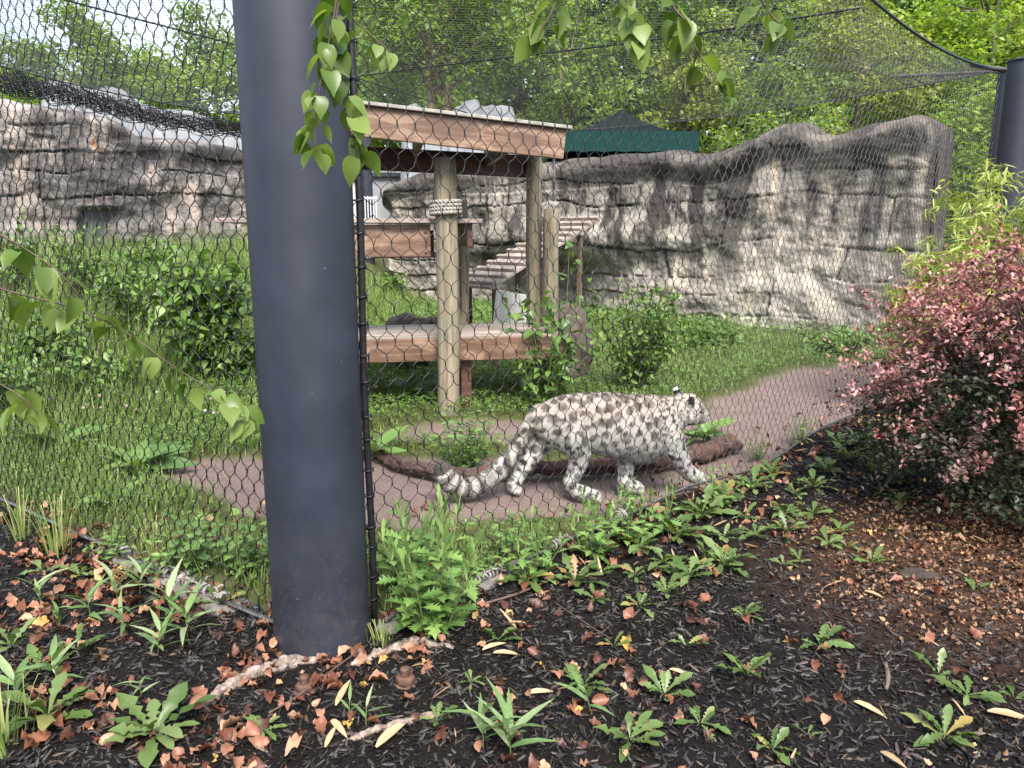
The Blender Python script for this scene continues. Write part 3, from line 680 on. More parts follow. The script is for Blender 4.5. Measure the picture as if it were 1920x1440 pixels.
# roof: boards on sloping fascias
sl = R(5.2)
def rz_(x): return 2.255 - math.tan(sl) * (x + .2)
L_ = 2.30; xm = -.25
box('fascia', (xm, -.30, rz_(xm) - .005), (L_, .045, .215), cedar, plat, rot=(0, sl, 0))
box('fascia', (xm, .98, rz_(xm) - .13), (L_, .045, .20), darkw, plat, rot=(0, sl * .4, 0))
for x in (-1.3, -.8, -.2, .45): box('rafter', (x, .34, rz_(x) - .04), (.045, 1.22, .15), darkw, plat)
nb = 9
for k in range(nb):
    yb = -.36 + (k + .5) * 1.42 / nb; box('roof_board', (xm, yb, rz_(xm) + .122 + (k % 2) * .002), (L_ + .1, 1.42 / nb - .006, .026), roofw, plat, rot=(0, sl, 0))

# ramp with cleats behind the platform
def ramp_():
    a, b_ = np.array([-.42, 8.15, .93]), np.array([.84, 9.45, 1.64]); d = b_ - a; L = np.linalg.norm(d); yaw = math.atan2(d[1], d[0]); pit = -math.asin(d[2] / L)
    o = empty('cleated_ramp', (*a[:2], hz(*a[:2])), 'sloping wooden ramp with cross cleats leading up beyond the platform posts', 'ramp', rz=yaw)
    fr_ = Matrix.Translation((0, 0, a[2] - hz(*a[:2]))) @ Euler((0, pit, 0)).to_matrix().to_4x4()
    for k in range(4):
        link('plank', board_mesh(L, .135, .035, deckw), o, mtx=fr_ @ Matrix.Translation((L / 2, -.21 + k * .14, 0)))
    for k in range(12):
        link('cleat', board_mesh(.05, .58, .035, deckw), o, mtx=fr_ @ Matrix.Translation((.06 + k * (L - .1) / 11, 0, .037)))
    for x, h in ((.15, .95), (L * .5, 1.25), (L * .85, 1.5)):
        for s in (-.2, .2): 
            hh = a[2] + x * -math.sin(pit) * 1.0 - .05; box('leg', (x * math.cos(pit), s, hh / 2 - .02), (.05, .05, hh), barkm, o)
    pm = simple_mat('pale_grey_board', (.42, .41, .38), (.58, .56, .52), 6, .8, .2)
    link('side_panel', board_mesh(.66, .03, .34, pm), o, mtx=Matrix.Translation((.28, -.36, .70)) @ Euler((0, .16, .1)).to_matrix().to_4x4())
ramp_()
def lumpy(name, c, s, seed, mat, label, cat, res=28, par=None):
    th = np.linspace(0, math.pi, res); ph = np.linspace(0, 2 * math.pi, res * 2, endpoint=False); T, Pp = np.meshgrid(th, ph, indexing='ij')
    D = np.stack([np.sin(T) * np.cos(Pp), np.sin(T) * np.sin(Pp), np.cos(T)], -1); q = 1 + .28 * fbm(D * 1.6 + seed, 4, seed) + .1 * fbm(D * 5, 3, seed + 2)
    V = (np.sign(D) * np.abs(D) ** .8 * q[..., None] * np.array(s)).reshape(-1, 3); o = link(name, mesh_np(name, V, grid_faces(res, res * 2, True), mat, True), par, loc=c)
    return tag(o, label, cat) if label else o
bould = simple_mat('brown_boulder', (.035, .026, .022), (.11, .085, .07), 7, .9, .8, .04)
lumpy('boulder', (.58, 7.7, .34), (.22, .25, .46), 4, bould, 'dark brown boulder standing behind the vine-covered post', 'boulder')
lumpy('boulder', (-1.15, 8.3, .32), (.30, .22, .30), 9, bould, 'small dark stump-like boulder in grass seen below the upper deck', 'boulder')
def log(name, P, r, label, cat='log', mat=None, sides=16, n=60, rough=.12, seed=3):
    P = spline(np.column_stack([P, r]), n); C, rr = P[:, :3].copy(), P[:, 3]
    C += np.column_stack([.35 * rr * vnoise(n3(np.arange(n) * .25, np.zeros(n) + k), seed) for k in range(3)])
    V, F = tube(C, rr, sides); i = np.repeat(np.arange(n), sides); k = np.tile(np.arange(sides), n)
    q = 1 + rough * vnoise(n3(i * .14, k * 1.3), seed) + rough * .7 * vnoise(n3(i * .5, k * 2.9), seed + 2)
    V[:n * sides] = C[i] + (V[:n * sides] - C[i]) * q[:, None]
    return tag(link(name, mesh_np(name, V, F, mat or barkm, True)), label, cat)
G = lambda px, py, up=0: ground(px, py) + np.array([0, 0, up])
log('fallen_log', [G(690, 846, .05), G(745, 880, .05), G(850, 902, .05), G(1000, 895, .06), G(1130, 890, .07), G(1250, 880, .07), G(1330, 862, .075), G(1378, 846, .08)], [.035, .04, .036, .042, .05, .052, .06, .056],
    'long curved bark-stripped log lying on the path behind the leopard', mat=log_bark(), rough=.34, n=140, sides=20)
log('fallen_log', [np.array([-1.05, 8.0, .50]), np.array([-.8, 8.05, .56]), np.array([-.45, 8.1, .60])], [.06, .07, .06], 'short pale log lying behind the lower deck', seed=8)
# far things over the walls
pale = simple_mat('pale_grey_rockwork', (.12, .128, .138), (.21, .22, .235), 3, .9, .4, .05)
def crag(pxs, Y, depth, label, seed):
    """Jagged ridge: outline heights measured in the photo, extruded into a solid with uneven faces."""
    o = []; n = 60; px = np.linspace(pxs[0][0], pxs[-1][0], n); py = np.interp(px, [p[0] for p in pxs], [p[1] for p in pxs])
    fx = [at(a, b_, Y) for a, b_ in zip(px, py)]; V = []
    for i, p in enumerate(fx):
        b0 = hz(p[0], Y) - .1
        for q in range(9):
            f = q / 8; k = math.sin(f * math.pi); z = b0 + (p[2] - b0) * min(1, k * 1.35); V.append((p[0] + .1 * vnoise(np.array([i * .4, q * .9, seed])), Y - .2 + depth * f + .15 * vnoise(np.array([i * .5, q * 1.1, seed + 4])), z))
    mb = MB(); mb.add(np.array(V), grid_faces(n, 9)[:, ::-1]); return tag(mb.build('pale_crag', pale), label, 'rock')
crag([(752, 300), (757, 190), (778, 186), (800, 232), (838, 222), (850, 192), (868, 186), (884, 176), (900, 193), (930, 190), (958, 192), (962, 215), (985, 236), (1002, 240), (1006, 300)], 21.5, 2.2, 'pale jagged rockwork peak rising above the platform roof', 2)
crag([(60, 260), (70, 150), (78, 143), (120, 152), (158, 164), (172, 154), (215, 164), (236, 184), (280, 198), (316, 202), (330, 200), (378, 214), (382, 260)], 18.0, 1.5, 'pale grey jagged rockwork ridge above the left rock wall', 6)
crag([(215, 290), (228, 217), (262, 222), (300, 232), (340, 236), (400, 240), (470, 246), (520, 290)], 16.9, 1.2, 'low pale slab-like ridge just above the left wall top', 9)
def canopy():
    o = empty('green_canopy', tuple(at(1180, 330, 16.2)), 'dark green fabric canopy behind the rock wall top', 'canopy'); o.location.z = hz(o.location.x, o.location.y)
    m = simple_mat('dark_green_canvas', (.0025, .007, .008), (.005, .013, .014), 5, .95, .15, spec=.1)
    mv = simple_mat('green_valance', (.004, .024, .022), (.007, .036, .033), 5, .9, .1, spec=.15)
    c = [at(1035, 248, 15.2), at(1312, 244, 15.2)]; W = c[1][0] - c[0][0]; z0 = .5 * (c[0][2] + c[1][2]); pk = at(1165, 206, 16.6); D = 2.8
    x0, x1, y0, y1 = c[0][0], c[1][0], 15.2, 15.2 + D; xa = pk[0]; ya = 16.6; za = pk[2] + .02; n = 14; V = []; F = []
    ring = [(x0 + (x1 - x0) * i / n, y0) for i in range(n)] + [(x1, y0 + D * i / n) for i in range(n)] + [(x1 - (x1 - x0) * i / n, y1) for i in range(n)] + [(x0, y1 - D * i / n) for i in range(n)]
    m_ = len(ring); L = 8
    for l in range(L + 1):
        f = l / L
        for (x, y) in ring: V.append((x + (xa - x) * f, y + (ya - y) * f, z0 + (za - z0) * (f ** 1.9)))
    F = grid_faces(L + 1, m_, True); mb = MB(); mb.add(np.array(V), F); sub(mb, o).build('canopy_top', m, o, True)
    V = []; 
    for l in range(2):
        for k, (x, y) in enumerate(ring): V.append((x, y, z0 - l * (.36 + .02 * (k % 2))))
    mb = MB(); mb.add(np.array(V), grid_faces(2, m_, True)); sub(mb, o).build('valance', mv, o)
    for x in (x0 + .05, x1 - .05):
        for y in (y0 + .05, y1 - .05):
            mb = MB(); mb.add(*tube([(x, y, hz(x, y) - .05), (x, y, z0)], .025, 8)); sub(mb, o).build('leg', PAINT, o)
canopy()
def building():
    wm = simple_mat('beige_render', (.46, .43, .40), (.56, .53, .49), 2, .9, .1); rm = simple_mat('grey_flat_roof', (.55, .54, .53), (.66, .65, .63), 2, .9, .1)
    a = at(560, 400, 24); b_ = at(800, 400, 24); W = b_[0] - a[0]; xc = (a[0] + b_[0]) / 2; z0 = hz(xc, 25)
    o = empty('beige_building', (xc, 25.5, z0), 'plain beige building with pale roof beyond the gap between walls', 'building')
    h = at(690, 332, 24)[2] - z0; t = at(690, 298, 24)[2] - z0
    box('wall', (0, 0, h / 2), (W, 3, h), wm, o, bev=.01); box('fascia', (0, -.05, h + .06), (W + .3, 3.3, .12), PAINT, o); box('roof', (0, .0, (h + t) / 2 + .08), (W + .2, 3.1, t - h), rm, o, bev=.05)
    dm = simple_mat('grey_door', (.2, .2, .21), (.26, .26, .27), 3, .6, .05); box('door', (.6, -1.53, 1.05), (.95, .05, 2.1), dm, o)
building()
def slat_gate():
    a, b_ = at(664, 420, 19.5), at(708, 420, 19.3); W = b_[0] - a[0]; top = at(690, 368, 19.4)[2]; z0 = hz(a[0], 19.4); h = top - z0
    m = simple_mat('pale_painted_metal', (.50, .53, .57), (.62, .65, .69), 4, .5, .05, metal=.2)
    o = empty('barred_gate', ((a[0] + b_[0]) / 2, 19.4, z0), 'pale barred metal gate in the gap beside the rock wall', 'gate')
    for z in (.15, h * .55, h - .05): box('rail', (0, 0, z), (W, .05, .05), m, o)
    for k in range(9): box('bar', (-W / 2 + (k + .5) * W / 9, .0, h / 2), (.025, .03, h), m, o, bev=.002)
slat_gate()
def wall_door():
    s_ = sdoor; D = (LB - LA) / np.linalg.norm(LB - LA); p = LA + D * s_; n_ = np.array([D[1], -D[0]])
    q = p - n_ * .18; o = empty('service_door', (*q, hz(*q)), 'grey metal door set deep in the left rock wall', 'door', rz=math.atan2(D[1], D[0]))
    dm = simple_mat('grey_green_door_paint', (.06, .068, .07), (.10, .11, .11), 3, .6, .05); lf_ = box('leaf', (.04, 0, .55), (.44, .05, 1.25), dm, o); box('handle', (.16, -.045, -.02), (.03, .04, .12), PAINT, lf_); box('frame', (0, .03, .57), (.72, .05, 1.33), PAINT, o)
wall_door()
# ================================================================== snow leopard
def leopard():
    K = 1 / 930.0
    LD = np.array([.945, .33, 0.])      # heading: along the path, slightly away
    def L(cx, cy, lat=0.0):           # measured on an enlargement of the photo, then placed on the animal's own mid-plane
        Yc = 4.35 + (cx - 650) / 950 * .36; p = at(780 + cx / 3, 700 + cy / 3, Yc); return np.array([p[0] - lat * .33, p[1] + lat * .94, p[2]])
    base = ground(1085, 930); base[2] = -.09; mb = MB()
    e0, e1 = L(650, 300), L(1600, 300); LY = lambda x: e0[1] + (x - e0[0]) / (e1[0] - e0[0]) * (e1[1] - e0[1])
    parts = []                         # (name, samples (n,3), radii) used for the body and for the coat
    def ring_loft(rows, name):
        """rows: (cx, top, bottom, half width). Ellipse sections along the animal."""
        rows = np.array(rows, float); q = spline(rows, 60); a = np.arange(28) * 2 * math.pi / 28; V = []; cen = []; rad = []
        for cx, t, b_, hw in q:
            T, Bm = L(cx, t), L(cx, b_); c = (T + Bm) / 2; h = np.linalg.norm(T - Bm) / 2; cen.append(c); rad.append(h)
            ca, sa = np.cos(a), np.sin(a); hwv = hw * (1 - .18 * np.clip(sa, 0, 1) ** 2)
            lt = hwv * np.sign(ca) * np.abs(ca) ** .9; V.append(np.column_stack([c[0] - lt * .33, c[1] + lt * .94, c[2] + h * sa]))
        n = len(q); V = np.vstack(V + [np.array([cen[0], cen[-1]])]); F = grid_faces(n, 28, True); j = np.arange(28); k = (j + 1) % 28
        mb.add(V, [F, np.concatenate([np.stack([k, j, np.full(28, n * 28)], -1), np.stack([(n - 1) * 28 + j, (n - 1) * 28 + k, np.full(28, n * 28 + 1)], -1)])])
        parts.append((name, np.array(cen), np.array(rad)))
    def limb(rows, name, flat=1.0):
        rows = np.array([[*L(cx, cy, lat), r * K] for cx, cy, r, lat in rows]); q = spline(rows, 44)
        V, F = tube(q[:, :3], q[:, 3], 20)
        # round ends
        mb.add(V, F); parts.append((name, q[:, :3], q[:, 3]))
        for e in (0, -1):
            th = np.linspace(0, math.pi, 9); ph = np.arange(14) * 2 * math.pi / 14; Tt, Pp = np.meshgrid(th, ph, indexing='ij')
            D = np.stack([np.sin(Tt) * np.cos(Pp), np.sin(Tt) * np.sin(Pp), np.cos(Tt)], -1).reshape(-1, 3); mb.add(q[e, :3] + D * q[e, 3], grid_faces(9, 14, True))
    ring_loft([(640, 232, 300, .035), (668, 205, 335, .065), (715, 172, 395, .095), (785, 136, 425, .115), (900, 112, 420, .122), (1000, 106, 444, .128), (1100, 109, 464, .135), (1200, 118, 478, .138), (1290, 118, 482, .132), (1370, 124, 450, .118), (1430, 126, 380, .100), (1480, 128, 320, .086), (1510, 135, 290, .075)], 'torso')
    ring_loft([(1455, 140, 285, .060), (1490, 116, 292, .078), (1530, 112, 288, .084), (1560, 117, 286, .082), (1583, 137, 283, .069), (1604, 165, 279, .054), (1624, 196, 272, .041), (1638, 211, 264, .033), (1645, 222, 252, .020)], 'head')
    # muzzle pad and cheek ruff
    limb([(1608, 250, 26, -.020), (1630, 246, 20, -.016)], 'head'); limb([(1608, 250, 26, .020), (1630, 246, 20, .016)], 'head')
    limb([(1520, 235, 42, -.045), (1552, 250, 32, -.042)], 'head'); limb([(1520, 235, 42, .045), (1552, 250, 32, .042)], 'head')
    # ears: short, rounded
    limb([(1506, 172, 22, -.058), (1510, 152, 24, -.068), (1515, 132, 17, -.074)], 'ear'); limb([(1492, 116, 20, .045), (1487, 98, 20, .052), (1485, 86, 13, .056)], 'ear')
    # legs (near side: negative lateral)
    limb([(800, 255, 96, -.035), (850, 340, 98, -.055), (886, 415, 72, -.062), (890, 475, 56, -.060), (868, 545, 43, -.058), (848, 594, 38, -.055), (876, 638, 38, -.055), (930, 662, 40, -.055), (988, 674, 33, -.055)], 'leg')
    limb([(760, 260, 80, .03), (735, 370, 78, .05), (690, 440, 60, .055), (642, 508, 46, .05), (602, 566, 38, .045), (576, 616, 34, .04), (560, 641, 36, .035), (576, 654, 31, .035)], 'leg')
    limb([(1290, 300, 80, .035), (1245, 400, 66, .055), (1215, 470, 50, .055), (1202, 540, 46, .05), (1192, 596, 42, .045), (1196, 624, 41, .04), (1224, 642, 40, .04), (1266, 651, 33, .04)], 'leg')
    limb([(1360, 255, 90, -.03), (1400, 340, 84, -.055), (1425, 412, 66, -.062), (1462, 476, 52, -.058), (1498, 532, 44, -.052), (1532, 558, 42, -.05), (1574, 576, 34, -.05)], 'leg')
    # toes
    for (cx, cy, lat, s) in ((985, 682, -.055, 1), (572, 664, .035, .8), (1262, 660, .04, 1), (1574, 582, -.05, 1)):
        for k in (-1.5, -.5, .5, 1.5): limb([(cx - 18, cy - 4, 14, lat + k * .016), (cx + 18 * s - abs(k) * 5, cy + 3, 13, lat + k * .018)], 'toe')
    # tail
    tail = [(700, 215, 46, 0), (650, 275, 44, 0), (605, 350, 40, 0), (548, 440, 38, -.005), (480, 530, 44, -.01), (395, 596, 48, -.02), (300, 630, 50, -.03), (220, 622, 52, -.035), (168, 582, 51, -.035), (145, 540, 43, -.03)]
    limb(tail, 'tail')
    raw = mb.mesh('body_raw'); o = bpy.data.objects.new('body_raw', raw); COL.objects.link(o)
    md = o.modifiers.new('r', 'REMESH'); md.mode = 'VOXEL'; md.voxel_size = .0062
    sm = o.modifiers.new('s', 'SMOOTH'); sm.factor = .5; sm.iterations = 7
    dg = bpy.context.evaluated_depsgraph_get(); ev = o.evaluated_get(dg); me = bpy.data.meshes.new_from_object(ev)
    bpy.data.objects.remove(o); me.name = 'snow_leopard'
    n = len(me.vertices); V = np.empty(n * 3, np.float32); me.vertices.foreach_get('co', V); V = V.reshape(-1, 3).astype(float)
    N = np.empty(n * 3, np.float32); me.vertices.foreach_get('normal', N); N = N.reshape(-1, 3).astype(float)
    # ---- coat: which part each vertex belongs to
    best = np.full(n, 1e9); pid = np.zeros(n, int); par = np.zeros(n); names = []
    for k, (nm, C, r) in enumerate(parts):
        names.append(nm)
        for i in range(0, len(C)):
            d = np.linalg.norm(V - C[i], axis=1) - r[i] * (1.0 if nm != 'torso' else 1.0); u = d < best; best[u] = d[u]; pid[u] = k; par[u] = i / max(1, len(C) - 1)
    nm = np.array(names)[pid]
    torso, head, leg, tailm, ear, toe = (nm == 'torso'), (nm == 'head'), (nm == 'leg'), (nm == 'tail'), (nm == 'ear'), (nm == 'toe')
    zrel = V[:, 2] - base[2]
    x0, x1 = L(660, 300)[0], L(1500, 300)[0]; fx = (V[:, 0] - x0) / (x1 - x0)
    f1 = fbm(V * 9, 4, 61); f2 = fbm(V * 40, 3, 62); f3 = fbm(V * 130, 2, 63)
    up = sstep(.24, .52, zrel)
    cream, white, warm = np.array([.47, .43, .385]), np.array([.57, .545, .51]), np.array([.36, .29, .235])
    c = white + (cream - white) * up[:, None]; c = c + (warm - c) * (sstep(.46, .58, zrel) * (.55 + .3 * f1) * (torso | head))[:, None]
    c = c + (warm - c) * (.28 * (tailm & (f1 > -.2)))[:, None]
    c *= (1 + .10 * f2 + .08 * f3)[:, None]
    # ---- rosettes: dart-thrown centres, size by place
    rg = np.random.default_rng(12); dark = np.zeros(n); brown = np.zeros(n)
    cand = rg.permutation(n)[:14000]; cen = []
    def spacing(i):
        if head[i]: return .023
        if ear[i] or toe[i]: return 9
        if tailm[i]: return .050
        if leg[i]: return .056 if zrel[i] > .16 else .046
        if fx[i] > .80: return .030
        return .062 if zrel[i] > .20 else .072
    for i in cand:
        s = spacing(i) * rg.uniform(.72, 1.32)
        if s > 1: continue
        if torso[i] and zrel[i] < .245: continue
        if head[i] and V[i, 0] > L(1590, 200)[0] and zrel[i] < L(1600, 215)[2] - base[2]: continue
        ok = True
        for (p, q, *_r) in cen:
            if abs(p[0] - V[i, 0]) < s and np.linalg.norm(p - V[i]) < s * .5 + q * .5: ok = False; break
        if ok: cen.append((V[i], s, head[i], tailm[i], leg[i], fx[i]))
    warp = np.stack([fbm(V * 22 + k * 9, 3, 70 + k) for k in range(3)], -1) * .014 + np.stack([fbm(V * 60 + k * 5, 2, 90 + k) for k in range(3)], -1) * .009
    VW = V + warp
    for (p, s, hd, tl, lg, f) in cen:
        d = VW - p; k = np.abs(d).max(1) < s; dd = d[k].copy()
        if not hd: dd[:, 0] *= .9; dd[:, 1] *= .8
        if tl: dd[:, 2] *= .75
        th_ = rg.random() * 3.14; ct, st_ = math.cos(th_), math.sin(th_); kx = rg.uniform(.72, 1.0); ky = rg.uniform(1.0, 1.35); u_, v_ = dd[:, 0] * ct + dd[:, 2] * st_, -dd[:, 0] * st_ + dd[:, 2] * ct; dd[:, 0], dd[:, 2] = u_ * kx, v_ * ky
        rr = np.linalg.norm(dd, axis=1) / s; ang = np.arctan2(dd[:, 2], dd[:, 0]) 
        if hd or f > .86: a = 1 - sstep(.24, .40, rr)
        elif lg: a = (1 - sstep(.33, .50, rr)) * (.8 + .2 * sstep(.0, .2, rr))
        elif tl: a = (1 - sstep(.36, .54, rr)) * .95
        else:
            ph = rg.random() * 6.28; gap = .72 + .28 * np.cos(ang - ph) * np.sign(rg.random() - .3)
            a = (1 - sstep(.37, .52, rr)) * np.maximum(sstep(.06, .24, rr) * gap, .82)
        dark[k] = np.maximum(dark[k], a * np.clip(.80 + .9 * f2[k] + .16 * rg.random(), 0, 1))
    fade = np.where(torso, .62 + .38 * sstep(.20, .40, zrel), 1.0); dark *= np.clip(fade * (1.0 + .25 * f1), 0, 1)
    # dark stripe pair along the back and rings on the tail
    tb = par * 11.5; rings = np.clip(.5 + .75 * np.sin(tb * 2 * math.pi * .9 + f1 * 1.4) + .25 * f2, 0, 1) * sstep(.42, .60, par) * (N[:, 2] > -.75)
    dark = np.where(tailm, np.maximum(dark * (1 - sstep(.45, .65, par)), rings * .92), dark)
    dark = np.where(tailm & (par > .95), np.maximum(dark, .9), dark)
    dcol = np.array([.013, .0105, .0095]); bcol = np.array([.036, .024, .018])
    edge = dcol + (bcol - dcol) * np.clip(.5 + f1 + .4 * up, 0, 1)[:, None]
    edge = np.where((head | leg | (fx > .84)[:, ])[:, None], np.array([.018, .015, .015]), edge)
    c = c + (edge - c) * np.clip(dark, 0, 1)[:, None]
    # ears: black backs with a pale bar, face marks
    er = ear & (f2 > -2); bar = ear & (par > .38) & (par < .66) & (V[:, 1] > LY(V[:, 0]))
    c[er] = np.array([.012, .011, .012]); c[bar] = np.array([.62, .60, .57])
    def mark(cx, cy, r, col, lat=-1, k=.9):
        p = L(cx, cy); d = np.hypot(V[:, 0] - p[0], V[:, 2] - p[2]); a = (1 - sstep(r * .6 * K, r * 1.2 * K, d + .002 * f3)) * k * (head | (nm == 'toe') * 0)
        c[:] = c + (np.array(col) - c) * a[:, None]
    blk = (.02, .018, .018)
    for q in ((1586, 196, 8), (1594, 202, 7), (1576, 204, 6), (1584, 172, 7), (1580, 160, 6), (1566, 214, 6), (1556, 222, 6), (1546, 226, 6), (1536, 230, 5), (1600, 188, 5), (1590, 184, 5), (1598, 226, 4), (1582, 232, 4), (1606, 236, 4), (1592, 246, 4), (1562, 244, 5)): mark(*q, blk)
    for q in ((1642, 226, 9), (1647, 233, 8)): mark(*q, (.10, .05, .045))
    for q in np.linspace(0, 1, 7): mark(1596 + 40 * q, 268 - 6 * q * q - 3 * q, 4, blk)
    mark(1641, 243, 4, blk)
    # paw shading: pale toes
    c = np.clip(c, .008, .85)
    a = me.color_attributes.new('tint', 'FLOAT_COLOR', 'POINT'); cc = np.ones((n, 4), np.float32); cc[:, :3] = c; a.data.foreach_set('color', cc.ravel())
    m, nt, b, out = new_mat('snow_leopard_coat'); at_ = node(nt, 'ShaderNodeAttribute', attribute_name='tint'); nt.links.new(at_.outputs['Color'], b.inputs['Base Color'])
    b.inputs['Roughness'].default_value = .75; b.inputs['Specular IOR Level'].default_value = .2; b.inputs['Sheen Weight'].default_value = .15
    me.materials.clear(); me.materials.append(m); me.polygons.foreach_set('use_smooth', np.ones(len(me.polygons), bool))
    ob = tag(link('snow_leopard', me), 'spotted snow leopard walking along the path behind the mesh, tail curled', 'leopard')
    # ---- fur: short tapered hairs lying back along the body
    nf = 120000; tri = me.loop_triangles; me.calc_loop_triangles(); nt_ = len(me.loop_triangles); T = np.empty(nt_ * 3, np.int32); me.loop_triangles.foreach_get('vertices', T); T = T.reshape(-1, 3)
    A = np.linalg.norm(np.cross(V[T[:, 1]] - V[T[:, 0]], V[T[:, 2]] - V[T[:, 0]]), axis=1); vis = A * (.25 + (N[T[:, 0], 1] < .25)); vis /= vis.sum()
    t = rg.choice(nt_, nf, p=vis); w = rg.dirichlet((1, 1, 1), nf); P = np.einsum('nk,nkj->nj', w, V[T[t]]); Nn = np.einsum('nk,nkj->nj', w, N[T[t]]); Cn = np.einsum('nk,nkj->nj', w, c[T[t]])
    vi = T[t, 0]; isleg = leg[vi] | toe[vi]; ishd = head[vi] | ear[vi]; ist = tailm[vi]; zr = P[:, 2] - base[2]
    flow = np.zeros((nf, 3)); flow[:, 0] = -1; flow[:, 1] = -.35; flow[:, 2] = -.75
    flow[isleg] = (-.12, 0, -1); flow[ishd] = (-1, 0, -.25); tl_dir = np.gradient(parts[-1][1], axis=0); flow[ist] = tl_dir[np.clip((par[vi[ist]] * 43).astype(int), 0, 43)] * 60
    flow /= np.linalg.norm(flow, axis=1)[:, None]; flow += rg.normal(size=(nf, 3)) * .28
    flow -= Nn * np.einsum('nj,nj->n', flow, Nn)[:, None]; flow /= np.linalg.norm(flow, axis=1)[:, None] + 1e-9
    Ln = np.where(isleg, .012, np.where(ishd, .010, np.where(ist, .018, .0125 + .028 * (1 - sstep(.17, .32, zr))))) * (.6 + .8 * rg.random(nf))
    Ln = np.where(ear[vi], .006, Ln)
    lift = np.where(ist, .55, .38)[:, None] * (.6 + .8 * rg.random((nf, 1)))
    tip = P + Ln[:, None] * (flow * 1.0 + Nn * lift) ; tip[:, 2] -= .12 * Ln
    sd_ = np.cross(flow, Nn); wd = (.0016 + .0012 * rg.random(nf))[:, None]; root = P - Nn * .002
    FV = np.stack([root - sd_ * wd, root + sd_ * wd, tip], 1).reshape(-1, 3); FC = np.repeat(np.clip(Cn * (.82 + .30 * rg.random((nf, 1))), 0, .9), 3, 0)
    fme = mesh_np('fur', FV, np.arange(nf * 3).reshape(-1, 3), m, True, FC); fn = np.repeat(Nn * .8 + rg.normal(size=(nf, 3)) * .18, 3, 0); fn /= np.linalg.norm(fn, axis=1)[:, None]; fme.normals_split_custom_set_from_vertices(fn.tolist()); fur = link('fur', fme, ob); tag(fur, kind='stuff')
    # ---- eye, nose, whiskers
    em = simple_mat('pale_eye', (.10, .12, .09), (.22, .24, .18), 90, .12, 0); dk = simple_mat('dark_skin', (.012, .01, .01), (.03, .02, .02), 40, .35, .1)
    nose = simple_mat('nose_leather', (.09, .045, .04), (.16, .085, .075), 60, .45, .1)
    def ball(name, p, r, mt, s=(1, 1, 1)):
        th = np.linspace(0, math.pi, 10); ph = np.arange(16) * 2 * math.pi / 16; Tt, Pp = np.meshgrid(th, ph, indexing='ij')
        D = np.stack([np.sin(Tt) * np.cos(Pp), np.sin(Tt) * np.sin(Pp), np.cos(Tt)], -1).reshape(-1, 3) * r * np.array(s); return link(name, mesh_np(name, D, grid_faces(10, 16, True), mt, True), ob, loc=tuple(p))
    for sgn in (-1, 1):
        hwe = .050; p = L(1590, 194, sgn * hwe); eye_ = ball('eye', p, .0085, em); q = p + np.array([.004 - sgn * .0015, sgn * .0045, 0]); pu = ball('pupil', q - p, .0052, dk); pu.parent = eye_
    ball('nose', L(1642, 228), .012, nose, (.9, 1.2, .9))
    wm = simple_mat('white_whisker', (.6, .6, .58), (.75, .75, .72), 5, .5, 0)
    for sgn in (-1, 1):
        for k in range(5):
            p = L(1618, 242 + k * 5, sgn * .040); mbw = MB(); d = np.array([.03 - .02 * k, sgn * .05, .012 - .01 * k]); mbw.add(*tube(spline([p, p + d * .6, p + d * 1.25 + np.array([-.01, 0, -.012])], 6), np.linspace(.0008, .0003, 6), 3)); mbw.build('whisker', wm, ob)
    return ob
leo = leopard()
# ================================================================== leaves and plant builders
def G0(px, py): return ground(px, py)
# dandelion leaf: lobed, long
DAND = [leaf_tmpl(1, [(0, .014), (.10, .022), (.20, .075, -.04), (.25, .03), (.36, .115, -.05), (.41, .05), (.53, .15, -.05), (.58, .075), (.70, .17, -.04), (.78, .13), (.90, .09), (1, .004)], .30, c, wave=.35) for c in (.15, .45)] + \
       [leaf_tmpl(1, [(0, .014), (.15, .03), (.35, .08), (.42, .07), (.55, .14), (.60, .12), (.74, .17), (.88, .11), (1, .004)], .30, .3, wave=.3)]
MUG = [leaf_tmpl(1, [(0, .012), (.18, .02), (.26, .15, .10), (.34, .05), (.42, .25, .14), (.52, .09), (.60, .30, .18), (.70, .11), (.78, .20, .12), (.86, .08), (1, .005)], .2, c, wave=.1) for c in (.2, .4)]
MUGT = [leaf_tmpl(1, [(0, .02), (.25, .05), (.5, .11, .04), (.6, .06), (.75, .09, .05), (1, .004)], .3, -.1)]
BAMB = [leaf_tmpl(1, [(0, .01), (.08, .05), (.3, .085), (.6, .065), (1, .003)], .25, c) for c in (.2, .45)]
BIRCH = [leaf_tmpl(1, [(0, .012), (.02, .25), (.10, .30), (.13, .33), (.22, .37), (.25, .36), (.36, .38), (.39, .36), (.5, .345), (.53, .32), (.65, .26), (.68, .24), (.82, .13), (.84, .11), (1, .004)], f, c) for f, c in ((.22, .12), (.45, .3), (.1, .35))]
OVAL = leaf_tmpl(1, [(0, .02), (.2, .2), (.5, .27), (.8, .16), (1, .01)], .25, .25)
HEART = leaf_tmpl(1, [(0, .1), (.08, .28), (.3, .36), (.6, .25), (.85, .1), (1, .005)], .2, .35)
DOCK = leaf_tmpl(1, [(0, .02), (.15, .05), (.3, .14), (.5, .18), (.75, .13), (1, .005)], .3, .5, wave=.3)
DIAM = (np.array([(0, 0, 0), (.45, .28, .06), (1, 0, -.05), (.45, -.28, .06)], float), np.array([(0, 1, 2), (0, 2, 3)]))
m_dand = leaf_mat('dandelion_leaf', [(0, (.055, .095, .022)), (.5, (.090, .140, .038)), (.93, (.140, .190, .072)), (.96, (.26, .22, .06)), (1, (.22, .12, .05))], .42, .22, objrand=True)
m_mug = leaf_mat('mugwort_leaf', [(0, (.075, .145, .035)), (.5, (.120, .215, .055)), (1, (.18, .28, .075))], .5, .25, objrand=True)
